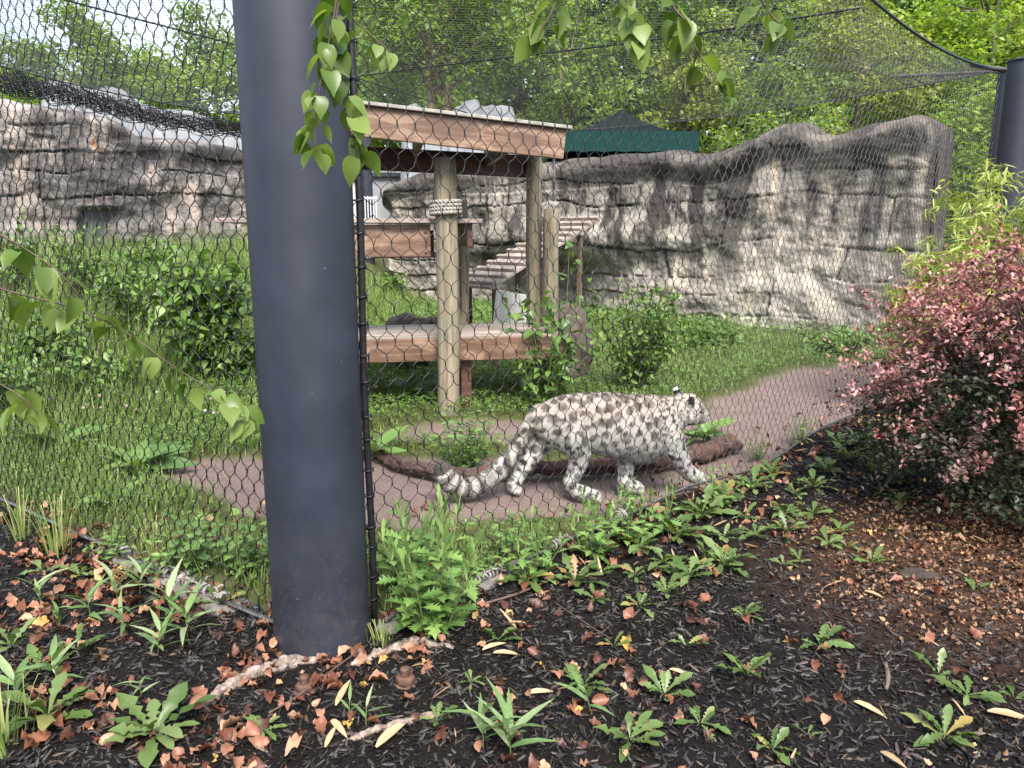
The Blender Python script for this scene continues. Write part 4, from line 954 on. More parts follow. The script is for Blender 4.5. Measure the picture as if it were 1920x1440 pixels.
m_bam = leaf_mat('bamboo_seedling_leaf', [(0, (.09, .16, .05)), (.6, (.15, .23, .09)), (1, (.26, .31, .18))], .45, .25, objrand=True)
m_birch = leaf_mat('birch_leaf', [(0, (.060, .105, .020)), (.4, (.105, .165, .032)), (1, (.19, .25, .070))], .38, .38, objrand=True)
m_stem = simple_mat('green_stem', (.08, .11, .03), (.14, .16, .06), 20, .6, 0)
m_twig = simple_mat('brown_twig', (.045, .026, .018), (.10, .06, .042), 30, .6, .2)
MESHES = {}
def lmesh(key, tm, mat):
    if key not in MESHES: MESHES[key] = mesh_np(key.split('#')[0], tm[0], tm[1], mat, True)
    return MESHES[key]
def mat_from(loc, yaw, pitch, roll, s):
    return Matrix.Translation(Vector(loc)) @ Euler((roll, pitch, yaw), 'XYZ').to_matrix().to_4x4() @ Matrix.Diagonal((s, s, s, 1))
def rosette(px, py, size, n, label, seed, group=None, P=None, cat='weed', name='dandelion'):
    size *= .93; rg = np.random.default_rng(seed); p = G0(px, py) if P is None else P; o = empty(name, tuple(p), label, cat, group)
    for k in range(n):
        yaw = k * 2.4 + rg.normal() * .25; up = R(14 + 46 * rg.random() ** 1.3); s = size * (.62 + .5 * rg.random())
        v = int(rg.integers(0, 3)); link('leaf', lmesh('dandelion_leaf#%d' % v, DAND[v], m_dand), o, mtx=mat_from((.004 * math.cos(yaw), .004 * math.sin(yaw), .004 + .002 * k), yaw, -up, rg.normal() * .25, s))
    return o
def seedling(px, py, size, n, label, seed, group=None):
    rg = np.random.default_rng(seed); p = G0(px, py); o = empty('bamboo_seedling', tuple(p), label, 'seedling', group)
    h = size * .9; lean = rg.normal(size=2) * .12 * h; mb = MB(); P = spline([(0, 0, -.01), (lean[0] * .4, lean[1] * .4, h * .5), (lean[0], lean[1], h)], 8); mb.add(*tube(P, np.linspace(.0022, .0012, 8), 5)); mb.build('stem', m_stem, o)
    for k in range(n):
        f = .35 + .65 * k / max(1, n - 1); q = P[int(f * 7)]; yaw = k * 2.6 + rg.normal() * .4; v = int(rg.integers(0, 2))
        link('leaf', lmesh('bamboo_leaf#%d' % v, BAMB[v], m_bam), o, mtx=mat_from(q, yaw, -R(25 + 35 * rg.random()), rg.normal() * .3, size * (.8 + .5 * rg.random())))
    return o
def leafy(name, p, stems, h, spread, per, ls, tm, key, mat, label, cat, seed, top=None, group=None, droop=.3, lean=(0, 0), stem_r=.003):
    """Plant of several stems, each carrying separate leaves."""
    rg = np.random.default_rng(seed); o = empty(name, tuple(p), label, cat, group)
    for s in range(stems):
        a = s * 2.4 + rg.normal() * .3; r = spread * math.sqrt((s + .4) / stems); hh = h * (.68 + .4 * rg.random()) * (1.0 - .28 * (r / max(spread, 1e-6)) ** 2)
        tip = np.array([r * math.cos(a) + lean[0], r * math.sin(a) + lean[1], hh]); P = spline([(.25 * r * math.cos(a), .25 * r * math.sin(a), -.01), tip * np.array([.6, .6, .5]), tip], 12)
        mb = MB(); mb.add(*tube(P, np.linspace(stem_r, stem_r * .5, 12), 5)); mb.build('stem', m_stem, o)
        for k in range(per):
            f = .12 + .88 * (k + .5 * rg.random()) / per; q = P[min(11, int(f * 11))]; yaw = k * 2.4 + rg.normal() * .35 + s; v = int(rg.integers(0, len(tm)))
            tp = top is not None and k >= per - 4
            T = top[0] if tp else tm[v]; kk = key + ('#t' if tp else '#%d' % v)
            up = R(62) if tp else R(28) * (1 - droop) + rg.normal() * .2
            link('leaf', lmesh(kk, T, mat), o, mtx=mat_from(q, yaw, -up, rg.normal() * .25, ls * (.7 + .5 * rg.random()) * (1.05 - .35 * f)))
    return o

# ------------------------------------------------------------------ individual weeds in the mulch bed
rosette(1399, 1269, .125, 9, 'broad dandelion rosette alone in open mulch, six pale toothed leaves', 1)
rosette(1536, 1217, .105, 9, 'dandelion rosette with one upright leaf in mulch, right of centre', 2)
rosette(1395, 1160, .085, 9, 'small flat dandelion alone in black mulch below the fence strip', 3)
rosette(1288, 1215, .075, 5, 'tiny two-tufted dandelion in mulch between two larger ones', 4)
rosette(1151, 1217, .075, 5, 'small sparse dandelion seedling on bare mulch right of the mugwort', 5)
rosette(1198, 1142, .10, 8, 'spreading dandelion just below the thick weed strip', 6)
rosette(1249, 1116, .09, 9, 'low pale dandelion touching the lower edge of the weed strip', 7)
rosette(1117, 1130, .09, 8, 'flat ragged dandelion among orange leaves below the fence corner weeds', 8)
rosette(1245, 1308, .11, 8, 'dandelion with dead brown leaf at its heart in lower mulch', 9)
rosette(1095, 1292, .10, 10, 'dense dark dandelion with curled leaves beside an orange leaf pile', 10)
rosette(1181, 1396, .12, 9, 'dandelion at the bottom edge surrounded by orange fallen leaves', 11)
rosette(1313, 1365, .09, 7, 'small dandelion with orange leaves at the lower mulch centre', 12)
rosette(1446, 1412, .085, 7, 'narrow upright dandelion with a yellow leaf near bottom edge', 13)
rosette(1514, 1382, .055, 4, 'tiny two-leaf dandelion near the bottom edge', 14)
rosette(1812, 1312, .11, 8, 'upright dandelion beside bamboo husks in right-hand mulch', 15)
rosette(1758, 1270, .10, 4, 'single-leaf dandelion sprout above the husk-side dandelion at right', 16)
rosette(1770, 1392, .125, 13, 'full round dandelion rosette in the lower right corner of mulch', 17)
rosette(1900, 1314, .08, 6, 'dandelion cut by the right edge of the picture', 18)
rosette(1828, 1112, .085, 4, 'pale dandelion sprout in the tan leaf litter under the red shrub', 19)
rosette(1634, 1060, .10, 9, 'upright dandelion tuft left of the small wood stump', 20)
rosette(1467, 1062, .08, 6, 'small pale dandelion, left of a close pair in upper mulch', 21)
rosette(1499, 1054, .075, 5, 'small pale dandelion, right of a close pair in upper mulch', 22)
rosette(1553, 1024, .10, 9, 'grey-green dandelion in a row across the upper mulch', 23)
rosette(1590, 1028, .07, 6, 'small dandelion just right of the grey-green upper mulch one', 24)
rosette(1660, 1002, .06, 4, 'yellowing seedling dandelion in upper right mulch', 25)
rosette(1775, 1000, .08, 5, 'thin dandelion beneath the lowest red shrub branches', 26)
rosette(1685, 944, .11, 11, 'dandelion clump left of the red shrub, lower of two', 27)
rosette(1672, 904, .13, 14, 'large pale dandelion clump left of the red shrub, upper of two', 28)
rosette(935, 1206, .10, 6, 'small upright dandelion just right of the bushy mugwort', 29)
rosette(288, 1386, .19, 14, 'largest dandelion, big toothed leaves, bottom left of the pole', 30)
rosette(92, 1350, .16, 12, 'big dandelion clump at the lower left edge among brown leaves', 31)
rosette(148, 1224, .11, 6, 'broad-leaved dandelion in left-hand mulch among brown leaves', 32)
rosette(22, 1216, .12, 7, 'dandelion cut by the left edge of the picture', 33)
rosette(74, 1260, .11, 7, 'pale dandelion with one upright leaf near left edge', 34)
rosette(80, 1075, .10, 7, 'dandelion beside the concrete strip at far left', 35)
rosette(150, 1082, .10, 7, 'upright broad-leaved dandelion by the concrete strip, left of pole', 36)
rosette(412, 1136, .15, 7, 'tall dark dandelion growing against the mesh left of the pole', 37)
rosette(492, 1376, .075, 7, 'small pointed weed alone in mulch below the pole', 38, name='weed')
rosette(818, 1356, .075, 9, 'small spidery weed at the end of the lower pale root', 39, name='weed')
rosette(884, 1286, .06, 7, 'tiny spidery weed right of the rusty bolts', 40, name='weed')
strip = [(985, 1098, .13, 11), (1079, 1096, .14, 11), (1118, 1050, .13, 12), (1128, 1078, .10, 9), (1190, 1084, .075, 9), (1200, 1034, .15, 14), (1272, 1010, .16, 13), (1316, 972, .18, 18), (1292, 1086, .15, 14), (1245, 1060, .12, 10), (1356, 1064, .15, 16), (1325, 1052, .11, 9), (1356, 1012, .11, 10), (1416, 1008, .11, 9), (1476, 1000, .11, 11), (1472, 968, .11, 12), (1524, 966, .11, 10), (1572, 1000, .09, 8), (1412, 920, .16, 14), (1362, 940, .15, 12), (1525, 918, .14, 13), (1446, 892, .15, 13), (1550, 888, .14, 12), (1395, 975, .10, 9), (1590, 862, .16, 14), (1618, 835, .17, 15), (1650, 815, .18, 15), (1685, 838, .18, 14), (1700, 800, .2, 14), (1575, 838, .15, 12), (1640, 850, .15, 12), (1490, 930, .10, 8)]
ordn = 'first second third fourth fifth sixth seventh eighth ninth tenth eleventh twelfth thirteenth fourteenth fifteenth sixteenth seventeenth eighteenth nineteenth twentieth twenty-first twenty-second twenty-third twenty-fourth twenty-fifth twenty-sixth twenty-seventh twenty-eighth twenty-ninth thirtieth thirty-first thirty-second thirty-third thirty-fourth'.split()
for k, (a, b_, s, n) in enumerate(sorted(strip)):
    rosette(a, b_, s * .98, n + 1, '%s dandelion from the pole in the green weed strip along the mesh' % ordn[k], 100 + k, 'dandelions in the strip along the mesh')
# bamboo seedlings
for k, (a, b_, s, n, t) in enumerate([(78, 1136, .10, 6, 'at the left edge above the brown leaves'), (113, 1176, .09, 6, 'left of the middle striped cluster'), (171, 1164, .11, 6, 'with the widest white-striped leaf'), (222, 1132, .12, 8, 'just below the concrete strip'),
        (236, 1190, .11, 8, 'in the middle of the brown leaf patch'), (296, 1232, .11, 9, 'lowest on the left, beside bare mulch'), (327, 1168, .13, 12, 'densest, in front of the rope lashing'), (352, 1200, .12, 10, 'nearest the foot of the mesh left of the pole'),
        (262, 1116, .10, 7, 'directly under the frayed rope lashing'), (109, 1288, .10, 9, 'thin and wispy near the big left dandelion'), (265, 1308, .06, 6, 'tiny and alone in mulch left of the long root'), (686, 1364, .07, 4, 'single sprout above the lower pale root'),
        (655, 1345, .06, 4, 'tiny, beside a standing husk below the bolts'), (906, 1404, .11, 8, 'upright at the bottom edge, left of a pair'), (958, 1424, .14, 10, 'larger, bottom edge, right of a pair'), (30, 1330, .12, 8, 'in the bottom left corner with dry grass'), (1108, 1335, .09, 5, 'beside orange leaves right of the bottom pair')]):
    seedling(a, b_, s * 1.05, n, 'striped bamboo seedling ' + t, 300 + k, 'bamboo seedlings in the mulch')
# mugwort beside the pole and along the mesh
leafy('mugwort', G0(812, 1182), 18, .56, .26, 15, .108, MUG, 'mugwort_leaf', m_mug, 'bushy bright green mugwort growing right beside the pole base', 'weed', 5, MUGT, stem_r=.004)
leafy('mugwort', G0(1105, 1045), 6, .36, .13, 13, .085, MUG, 'mugwort_leaf', m_mug, 'slender mugwort in front of the near hind paw', 'weed', 6, MUGT, stem_r=.003)
leafy('mugwort', G0(1240, 1000), 4, .30, .12, 10, .085, MUG, 'mugwort_leaf', m_mug, 'small mugwort below the leopard belly, between two dandelion clumps', 'weed', 7, MUGT)
leafy('mugwort', G0(1000, 1085), 6, .30, .15, 11, .085, MUG, 'mugwort_leaf', m_mug, 'young mugwort on the fence line midway to the leopard hind leg', 'weed', 26, MUGT)
leafy('mugwort', G0(1175, 1020), 6, .28, .14, 11, .08, MUG, 'mugwort_leaf', m_mug, 'low mugwort left of the tallest dandelion clump at the mesh', 'weed', 27, MUGT)
leafy('leafy_weed', G0(1345, 948), 9, .24, .20, 10, .05, [OVAL], 'oval_leaf', m_mug, 'fine-leaved weed with yellow buds at the front paw', 'weed', 8)
leafy('leafy_weed', G0(760, 1100), 9, .36, .2, 12, .075, [OVAL, HEART], 'oval_leafb', m_mug, 'rounded-leaf weed tangled in the mesh behind the mugwort', 'weed', 9)
leafy('leafy_weed', G0(940, 1040), 6, .22, .16, 10, .05, [OVAL], 'oval_leaf', m_mug, 'low round-leaved weed inside the mesh right of the mugwort', 'weed', 12)
leafy('leafy_weed', G0(470, 1075), 8, .30, .2, 10, .075, [OVAL, HEART], 'oval_leafb', m_mug, 'leafy weed inside the mesh just left of the pole foot', 'weed', 10)
leafy('leafy_weed', G0(360, 1060), 7, .26, .2, 7, .09, [HEART], 'heart_leaf', m_mug, 'broad heart-leaved weed inside the mesh above the rope lashing', 'weed', 11)
leafy('leafy_weed', G0(872, 880), 20, .44, .32, 16, .07, [OVAL], 'oval_leaf', m_mug, 'dense pale-flowered leafy weed behind the leopard tail', 'weed', 13)
def dock(px, py, s, n, label, seed):
    rg = np.random.default_rng(seed); p = G0(px, py); o = empty('dock_plant', tuple(p), label, 'weed')
    for k in range(n):
        link('leaf', lmesh('dock_leaf', DOCK, m_mug), o, mtx=mat_from((.02 * rg.normal(), .02 * rg.normal(), .005), k * 2.4 + rg.normal() * .2, -R(25 + 40 * rg.random()), rg.normal() * .3, s * (.7 + .5 * rg.random())))
dock(1325, 822, .22, 14, 'broad-leaved dock plant in front of the leopard muzzle', 1)
dock(265, 885, .30, 18, 'large shiny broad-leaved dock clump left of the bare path', 2)
dock(115, 850, .28, 15, 'broad-leaved dock clump near the left edge in the enclosure', 3)
dock(225, 945, .22, 10, 'flat broad-leaved dock at the front of the bare path, left', 4)
dock(700, 860, .26, 12, 'dock plant just right of the pole behind the lacing rod', 5)
dock(755, 750, .32, 16, 'bright dock clump under the platform lower deck', 6)
dock(410, 790, .2, 10, 'dock plant between shrub and path left of the pole', 7)

for k, (a, b_, h, l) in enumerate([(300, 1085, .20, 'on the ground cable above the striped seedlings'), (215, 1050, .20, 'over the left concrete strip beside the grass tuft'), (905, 1085, .18, 'over the rope-lashed cable right of the mugwort'), (1010, 1040, .18, 'on the ground cable below the leopard tail'), (1180, 960, .18, 'over the ground cable below the near hind paw'), (1420, 860, .22, 'at the mesh foot right of the front paw'), (1500, 830, .22, 'at the mesh foot where the path bends away')]):
    leafy('leafy_weed', G0(a, b_), 8, h, .13, 8, .05, [OVAL, MUG[0]], 'mixed_leaf', m_mug, 'small scruffy weed ' + l, 'weed', 70 + k)
# ------------------------------------------------------------------ fern-like shrubs inside the enclosure
m_vine = leaf_mat('vine_leaf', [(0, (.065, .130, .033)), (.5, (.105, .19, .048)), (1, (.18, .27, .07))], .42, .28, objrand=True)
m_shr = leaf_mat('shrub_leaf', [(0, (.065, .130, .028)), (.5, (.110, .195, .042)), (1, (.19, .28, .07))], .45, .28)
def bushy(name, p, h, spread, stems, per, ls, tm, mat, label, cat, seed, droop=.5, lean=(0, 0), stemmat=None, r=.008):
    rg = np.random.default_rng(seed); o = empty(name, tuple(p), label, cat); mb = MB(); st = MB()
    for s in range(stems):
        a = rg.random() * 6.28; rr = spread * math.sqrt(rg.random()); hh = h * (.45 + .6 * rg.random()); tip = np.array([rr * math.cos(a) + lean[0], rr * math.sin(a) + lean[1], hh])
        P = spline([(.15 * rr * math.cos(a), .15 * rr * math.sin(a), -.02), tip * (.55, .55, .6), tip], 14); st.add(*tube(P, np.linspace(r, r * .25, 14), 5))
        f = .25 + .75 * rg.random(per); Q = P[(f * 13).astype(int)] + rg.normal(size=(per, 3)) * ls * .55
        M = rots(rg.random(per) * 6.28, rg.normal(size=per) * .4 + droop * .6, rg.normal(size=per) * .5); t = tm[s % len(tm)]
        scatter(mb, t, Q, M, ls * (.6 + .7 * rg.random(per)))
    st.build('stems', stemmat or m_twig, o); f_ = mb.build('foliage', mat, o, True); tag(f_, kind='stuff'); return o
bushy('leafy_shrub', G0(385, 715), 1.30, .44, 30, 40, .11, [HEART], m_shr, 'bushy dark green shrub on the bank left of the pole', 'shrub', 3)
bushy('leafy_shrub', G0(1195, 738), 1.02, .42, 44, 46, .058, [OVAL], m_shr, 'light airy shrub behind the leopard back', 'shrub', 4)
bushy('leafy_shrub', G0(160, 565), .9, .5, 22, 36, .06, [OVAL], m_shr, 'fine grey-green shrub in front of the left wall doorway', 'shrub', 5)
bushy('leafy_shrub', G0(30, 560), 1.1, .3, 12, 22, .08, [OVAL], m_shr, 'sparse sapling shrub at the far left against the rock wall', 'shrub', 6)
for k, (a, b_, h, sp, l) in enumerate([(250, 620, .75, .5, 'tall weedy clump on the bank beside the left shrub'), (95, 700, .6, .45, 'weedy clump at the left behind the long birch twig'), (300, 560, .8, .5, 'weedy clump at the foot of the left rock wall'), (420, 610, .8, .4, 'weedy clump behind the left shrub against the wall'), (185, 760, .45, .4, 'low weedy clump above the large dock plants'), (20, 790, .5, .4, 'low weedy clump at the left edge behind the mesh'), (440, 720, .6, .3, 'weedy clump beside the pole above the bare path'), (735, 560, .5, .4, 'weedy clump in the gap below the barred gate'), (1330, 650, .35, .5, 'low leafy clump at the foot of the streaked wall'), (1560, 662, .3, .6, 'low dark leafy clump at the wall foot left of the red shrub')]):
    bushy('weed_clump', G0(a, b_), h, sp, 26, 34, .075, [OVAL, HEART], m_shr, l, 'weeds', 40 + k, r=.004, stemmat=m_stem)
# vine on the two round posts
def vine():
    p = np.array([.26, 6.62, hz(.26, 6.62)]); rg = np.random.default_rng(3); o = empty('climbing_vine', tuple(p), 'leafy vine climbing the round posts behind the leopard', 'vine'); mb = MB()
    for s in range(30):
        a = rg.random() * 6.28; tall = s < 4; h = (1.50 - .16 * s) if tall else .35 + .72 * rg.random(); r = .34 * rg.random() + .05
        tip = np.array([.22 + .10 * s if tall else r * math.cos(a) + .02, (-.1 if tall else r * math.sin(a)), h]); P = spline([(r * .4 * math.cos(a), r * .4 * math.sin(a), -.02), tip * (.8, .8, .5) + rg.normal(size=3) * .03, tip], 16)
        mb = MB(); mb.add(*tube(P, np.linspace(.006, .002, 16), 5)); mb.build('stem', m_stem, o)
        for k in range(19):
            f = .12 + .88 * (k + rg.random()) / 19; q = P[min(15, int(f * 15))] + rg.normal(size=3) * .02; v = k % 2
            link('leaf', lmesh('vine_leaf#%d' % v, (HEART, OVAL)[v], m_vine), o, mtx=mat_from(q, rg.random() * 6.28, .2 + rg.normal() * .35, rg.normal() * .4, .098 * (.6 + .6 * rg.random())))
vine()

# ------------------------------------------------------------------ red barberry shrub at right
def barberry():
    rg = np.random.default_rng(21); c = np.array([2.88, 3.95]); z0 = hz(*c); o = empty('red_barberry', (*c, z0), 'big barberry shrub with pink-red tips over dark green inner leaves', 'shrub')
    st = MB(); LP, LM, LS, LC = [], [], [], []
    for s in range(420):
        a = rg.random() * 6.28; el = math.asin(min(.99, .02 + .95 * rg.random() ** .8)); Rr = np.array([1.08, 1.0, 1.36]) * (.74 + .30 * rg.random() ** .7)
        tip = np.array([Rr[0] * math.cos(a) * math.cos(el), Rr[1] * math.sin(a) * math.cos(el), .26 + (Rr[2] - .26) * math.sin(el)])
        if rg.random() < .42: tip[:2] *= 1.06
        mid = tip * np.array([.45, .45, .72]) + rg.normal(size=3) * .04; mid[2] = max(mid[2], tip[2] * .5 + .08)
        P = spline([np.array([.12 * math.cos(a), .12 * math.sin(a), 0]), mid, tip * (.8, .8, 1) + (0, 0, .05), tip], 22)
        if s % 3 == 0: st.add(*tube(P, np.linspace(.009, .0018, 22), 4))
        # leaves on the outer half, plus side sprigs
        for b in range(5):
            f0 = .42 + .56 * rg.random(); q0 = P[int(f0 * 21)]; dr = rg.normal(size=3) * .11 + (tip - mid) * .16; dr[2] += .02
            if b == 0: q0, dr = P[15], P[21] - P[15]
            nl = 20; t = rg.random(nl); Q = q0 + dr * t[:, None] + rg.normal(size=(nl, 3)) * .011
            LP.append(Q); LM.append(rots(rg.random(nl) * 6.28, -R(25) + rg.normal(size=nl) * .5, rg.normal(size=nl) * .4)); LS.append(.020 + .016 * rg.random(nl))
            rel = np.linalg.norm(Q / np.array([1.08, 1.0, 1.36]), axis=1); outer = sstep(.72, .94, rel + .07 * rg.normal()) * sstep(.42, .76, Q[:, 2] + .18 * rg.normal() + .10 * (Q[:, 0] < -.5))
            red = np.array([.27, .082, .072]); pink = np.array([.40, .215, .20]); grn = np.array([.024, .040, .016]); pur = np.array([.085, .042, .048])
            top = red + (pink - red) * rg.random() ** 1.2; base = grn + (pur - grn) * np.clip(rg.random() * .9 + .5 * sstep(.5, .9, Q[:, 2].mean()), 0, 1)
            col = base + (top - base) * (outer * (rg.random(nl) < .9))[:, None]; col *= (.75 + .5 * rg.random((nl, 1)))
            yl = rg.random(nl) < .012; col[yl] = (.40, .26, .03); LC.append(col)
    # inner and lower leaves: older growth, dark green
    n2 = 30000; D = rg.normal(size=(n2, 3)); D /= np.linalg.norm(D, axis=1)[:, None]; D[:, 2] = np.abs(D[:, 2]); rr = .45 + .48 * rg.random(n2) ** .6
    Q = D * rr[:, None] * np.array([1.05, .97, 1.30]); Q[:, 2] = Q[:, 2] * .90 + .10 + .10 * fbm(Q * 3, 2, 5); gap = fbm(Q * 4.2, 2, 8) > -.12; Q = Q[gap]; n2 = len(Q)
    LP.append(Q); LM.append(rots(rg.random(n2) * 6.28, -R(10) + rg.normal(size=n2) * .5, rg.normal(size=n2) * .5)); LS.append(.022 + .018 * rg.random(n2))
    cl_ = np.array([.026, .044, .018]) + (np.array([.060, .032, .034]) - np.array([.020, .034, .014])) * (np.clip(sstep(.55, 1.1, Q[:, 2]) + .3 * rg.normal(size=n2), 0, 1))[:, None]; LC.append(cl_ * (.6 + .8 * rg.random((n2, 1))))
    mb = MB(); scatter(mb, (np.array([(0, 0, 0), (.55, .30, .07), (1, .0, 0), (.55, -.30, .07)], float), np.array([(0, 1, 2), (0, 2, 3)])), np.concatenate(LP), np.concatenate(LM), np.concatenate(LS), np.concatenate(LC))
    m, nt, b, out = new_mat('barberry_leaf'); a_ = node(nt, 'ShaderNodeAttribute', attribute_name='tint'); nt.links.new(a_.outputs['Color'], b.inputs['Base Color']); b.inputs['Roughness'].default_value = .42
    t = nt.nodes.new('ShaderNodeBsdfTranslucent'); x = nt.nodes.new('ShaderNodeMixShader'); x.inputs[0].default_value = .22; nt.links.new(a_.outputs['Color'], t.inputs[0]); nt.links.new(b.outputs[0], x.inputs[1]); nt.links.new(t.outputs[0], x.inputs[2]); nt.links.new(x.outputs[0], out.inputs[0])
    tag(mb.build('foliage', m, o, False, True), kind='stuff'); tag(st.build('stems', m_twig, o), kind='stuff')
barberry()
# ------------------------------------------------------------------ bamboo behind it
def bamboo(px, py, Y, h, seed, label, n=26, spread=.45):
    rg = np.random.default_rng(seed); p = at(px, py, Y); p[2] = hz(p[0], p[1]); o = empty('bamboo', tuple(p), label, 'bamboo'); mb = MB(); st = MB()
    for s in range(n):
        a = rg.random() * 6.28; r = spread * math.sqrt(rg.random()); hh = h * (.5 + .55 * rg.random()); tip = np.array([r * math.cos(a) * 1.5, r * math.sin(a) * 1.3, hh])
        P = spline([(r * .3 * math.cos(a), r * .3 * math.sin(a), -.02), tip * (.5, .5, .72), tip], 14); st.add(*tube(P, np.linspace(.006, .0015, 14), 4))
        for b in range(9):
            q = P[int(3 + 10.9 * rg.random())] + rg.normal(size=3) * .06; nl = 13; yw = rg.random() * 6.28
            scatter(mb, BAMB[0], q + rg.normal(size=(nl, 3)) * .035, rots(yw + rg.normal(size=nl) * .9, .35 + rg.normal(size=nl) * .45, rg.normal(size=nl) * .5), .075 + .06 * rg.random(nl))
    tag(st.build('culms', m_stem, o), kind='stuff'); tag(mb.build('foliage', leafb, o), kind='stuff')
leafb = leaf_mat('bamboo_leaf', [(0, (.20, .25, .05)), (.5, (.29, .34, .09)), (1, (.42, .43, .15))], .45, .3)
bamboo(1875, 600, 6.6, 2.05, 3, 'tall yellow-green bamboo clump below the far steel post', 64, .50)
bamboo(1760, 640, 6.3, 1.35, 4, 'shorter bamboo clump just left above the red shrub', 40, .30)
# ================================================================== trees behind the enclosure
bark = simple_mat('grey_brown_bark', (.06, .045, .035), (.15, .115, .09), 6, .9, .6, .03, stretch=(3, 3, .6))
bark2 = simple_mat('warm_tan_bark', (.20, .12, .075), (.36, .24, .16), 6, .9, .6, .03, stretch=(3, 3, .6))
def green(name, a, b_, c_): return leaf_mat(name, [(0, a), (.5, b_), (1, c_)], .5, .42)
TG = {'deep': green('deep_green_foliage', (0.074, 0.132, 0.035), (0.121, 0.203, 0.054), (0.189, 0.277, 0.078)),
      'mid': green('mid_green_foliage', (0.111, 0.179, 0.039), (0.169, 0.260, 0.062), (0.260, 0.351, 0.094)),
      'yellow': green('yellow_green_foliage', (0.162, 0.207, 0.038), (0.246, 0.297, 0.062), (0.358, 0.403, 0.101)),
      'lime': green('lime_green_foliage', (0.128, 0.201, 0.030), (0.201, 0.299, 0.051), (0.317, 0.403, 0.085))}
def tree(px, Y, top_py, rx, base_z, kind, label, seed, leaves=9000, ls=.17, crown_lo=.25, bk=None, trunk_r=.16, limbs=16, clump=.85, fork=1):
    rg = np.random.default_rng(seed); b0 = at(px, 600, Y); x, y = b0[0], Y; z0 = hz(x, y); H = at(px, top_py, Y)[2] - z0
    o = empty('tree', (x, y, z0), label, 'tree', 'trees beyond the enclosure walls')
    tr = MB()
    for f in range(fork):
        sx = (f - (fork - 1) / 2) * .7; q = spline([(sx * .4, 0, -.3), (sx * .7 + rg.normal() * .1, rg.normal() * .1, H * .4), (sx + rg.normal() * .2, rg.normal() * .2, H * .86)], 14); tr.add(*tube(q, np.linspace(trunk_r, trunk_r * .25, 14), 9))
    C = []
    for k in range(limbs):
        f = crown_lo + (1 - crown_lo) * ((k + rg.random()) / limbs); a = k * 2.4 + rg.normal() * .3; g = (f - crown_lo) / (1 - crown_lo); prof = math.sqrt(max(.05, 1 - (1.85 * (g - .42)) ** 2)) if g > .42 else .72 + .28 * g / .42
        r = rx * prof * (.75 + .35 * rg.random()); s = np.array([0, 0, H * f * .80]); e = np.array([r * math.cos(a), r * math.sin(a) * .8, H * f + (rg.random() - .3) * .4])
        P = spline([s, s * .5 + e * .5 + (0, 0, .1), e], 9); tr.add(*tube(P, np.linspace(trunk_r * .38, .012, 9), 5))
        for h in (.45, .68, .85, 1.0): C.append(P[int(h * 8)] + rg.normal(size=3) * .25)
        for j in range(3):
            e2 = P[5] + rg.normal(size=3) * np.array([.5, .5, .35]) * rx * .35; tr.add(*tube(spline([P[4], P[5] * .4 + e2 * .6, e2], 5), np.linspace(trunk_r * .15, .008, 5), 4)); C.append(e2)
    C = np.array(C); k = rg.integers(0, len(C), leaves); cr = clump * (.55 + .6 * rg.random(len(C))) * rx / 3.0
    D = rg.normal(size=(leaves, 3)); D /= np.linalg.norm(D, axis=1)[:, None]; rad = rg.random(leaves) ** .45
    Pn = C[k] + D * (cr[k] * rad)[:, None] * np.array([1.15, 1.1, .62]); M = rots(rg.random(leaves) * 6.28, rg.normal(size=leaves) * .45 + .25, rg.normal(size=leaves) * .5)
    mb = MB(); scatter(mb, DIAM, Pn, M, 1.28 * ls * (.6 + .8 * rg.random(leaves))); 
    tr.build('trunk', bk or bark, o, True); tag(mb.build('crown', TG[kind], o), kind='stuff'); return o
tree(205, 27, 25, 3.0, 0, 'mid', 'tallest pale green tree standing above the left rock wall', 1, 11000, .15, clump=.7)
tree(330, 29, 95, 3.2, 0, 'lime', 'bright green tree between the tall left tree and the pole', 2, 11000, .15, .15)
tree(430, 31, 40, 3.4, 0, 'mid', 'green tree partly hidden by the left edge of the pole', 3, 11000, .16, .15)
tree(40, 34, 105, 3.4, 0, 'lime', 'low far tree at the left edge above the rock wall', 4, 9000, .17, .1)
tree(130, 33, 110, 3.0, 0, 'yellow', 'low yellowish tree in front of the tall left tree base', 5, 8000, .17, .1)
tree(735, 29, 25, 2.9, 0, 'lime', 'bright leafy tree just right of the pole top', 6, 12000, .16, .1)
tree(833, 23.2, -190, 3.0, 0, 'mid', 'big tree with twin tan trunks above the platform roof', 7, 13000, .15, .60, bark2, .20, 22, fork=2)
tree(985, 31, -140, 4.3, 0, 'mid', 'big green tree rising above the white rock peak', 8, 15000, .19, .22)
tree(1062, 23, -20, 1.6, 0, 'mid', 'thin pale-stemmed sapling in front of the dark wood', 9, 2500, .15, .55, bark2, .055, 9)
tree(1150, 33, -160, 4.6, 0, 'deep', 'dark dense tree behind the green canopy', 10, 15000, .2, .12)
tree(1265, 24, 45, 2.4, 0, 'yellow', 'yellow-green tree with pale flowers above the canopy end', 11, 13000, .13, .05)
tree(1400, 31, -150, 4.4, 0, 'deep', 'tall dark tree behind the yellow-green one', 12, 15000, .2, .1)
tree(1440, 22, 120, 2.1, 0, 'mid', 'low tree showing just above the rock wall notch', 13, 9000, .13, .05)
tree(1570, 24, -60, 2.9, 0, 'yellow', 'broad yellow-green tree above the tall right part of the wall', 14, 15000, .14, .05)
tree(1690, 27, 60, 2.7, 0, 'mid', 'shaded green tree behind the drooping mesh edge', 15, 11000, .15, .05)
tree(1850, 20, 150, 2.3, 0, 'lime', 'layered green tree between the wall end and far posts', 16, 13000, .12, .0)
tree(1800, 25, -130, 3.4, 0, 'lime', 'bright feathery tree at the top right corner', 17, 15000, .13, .2)
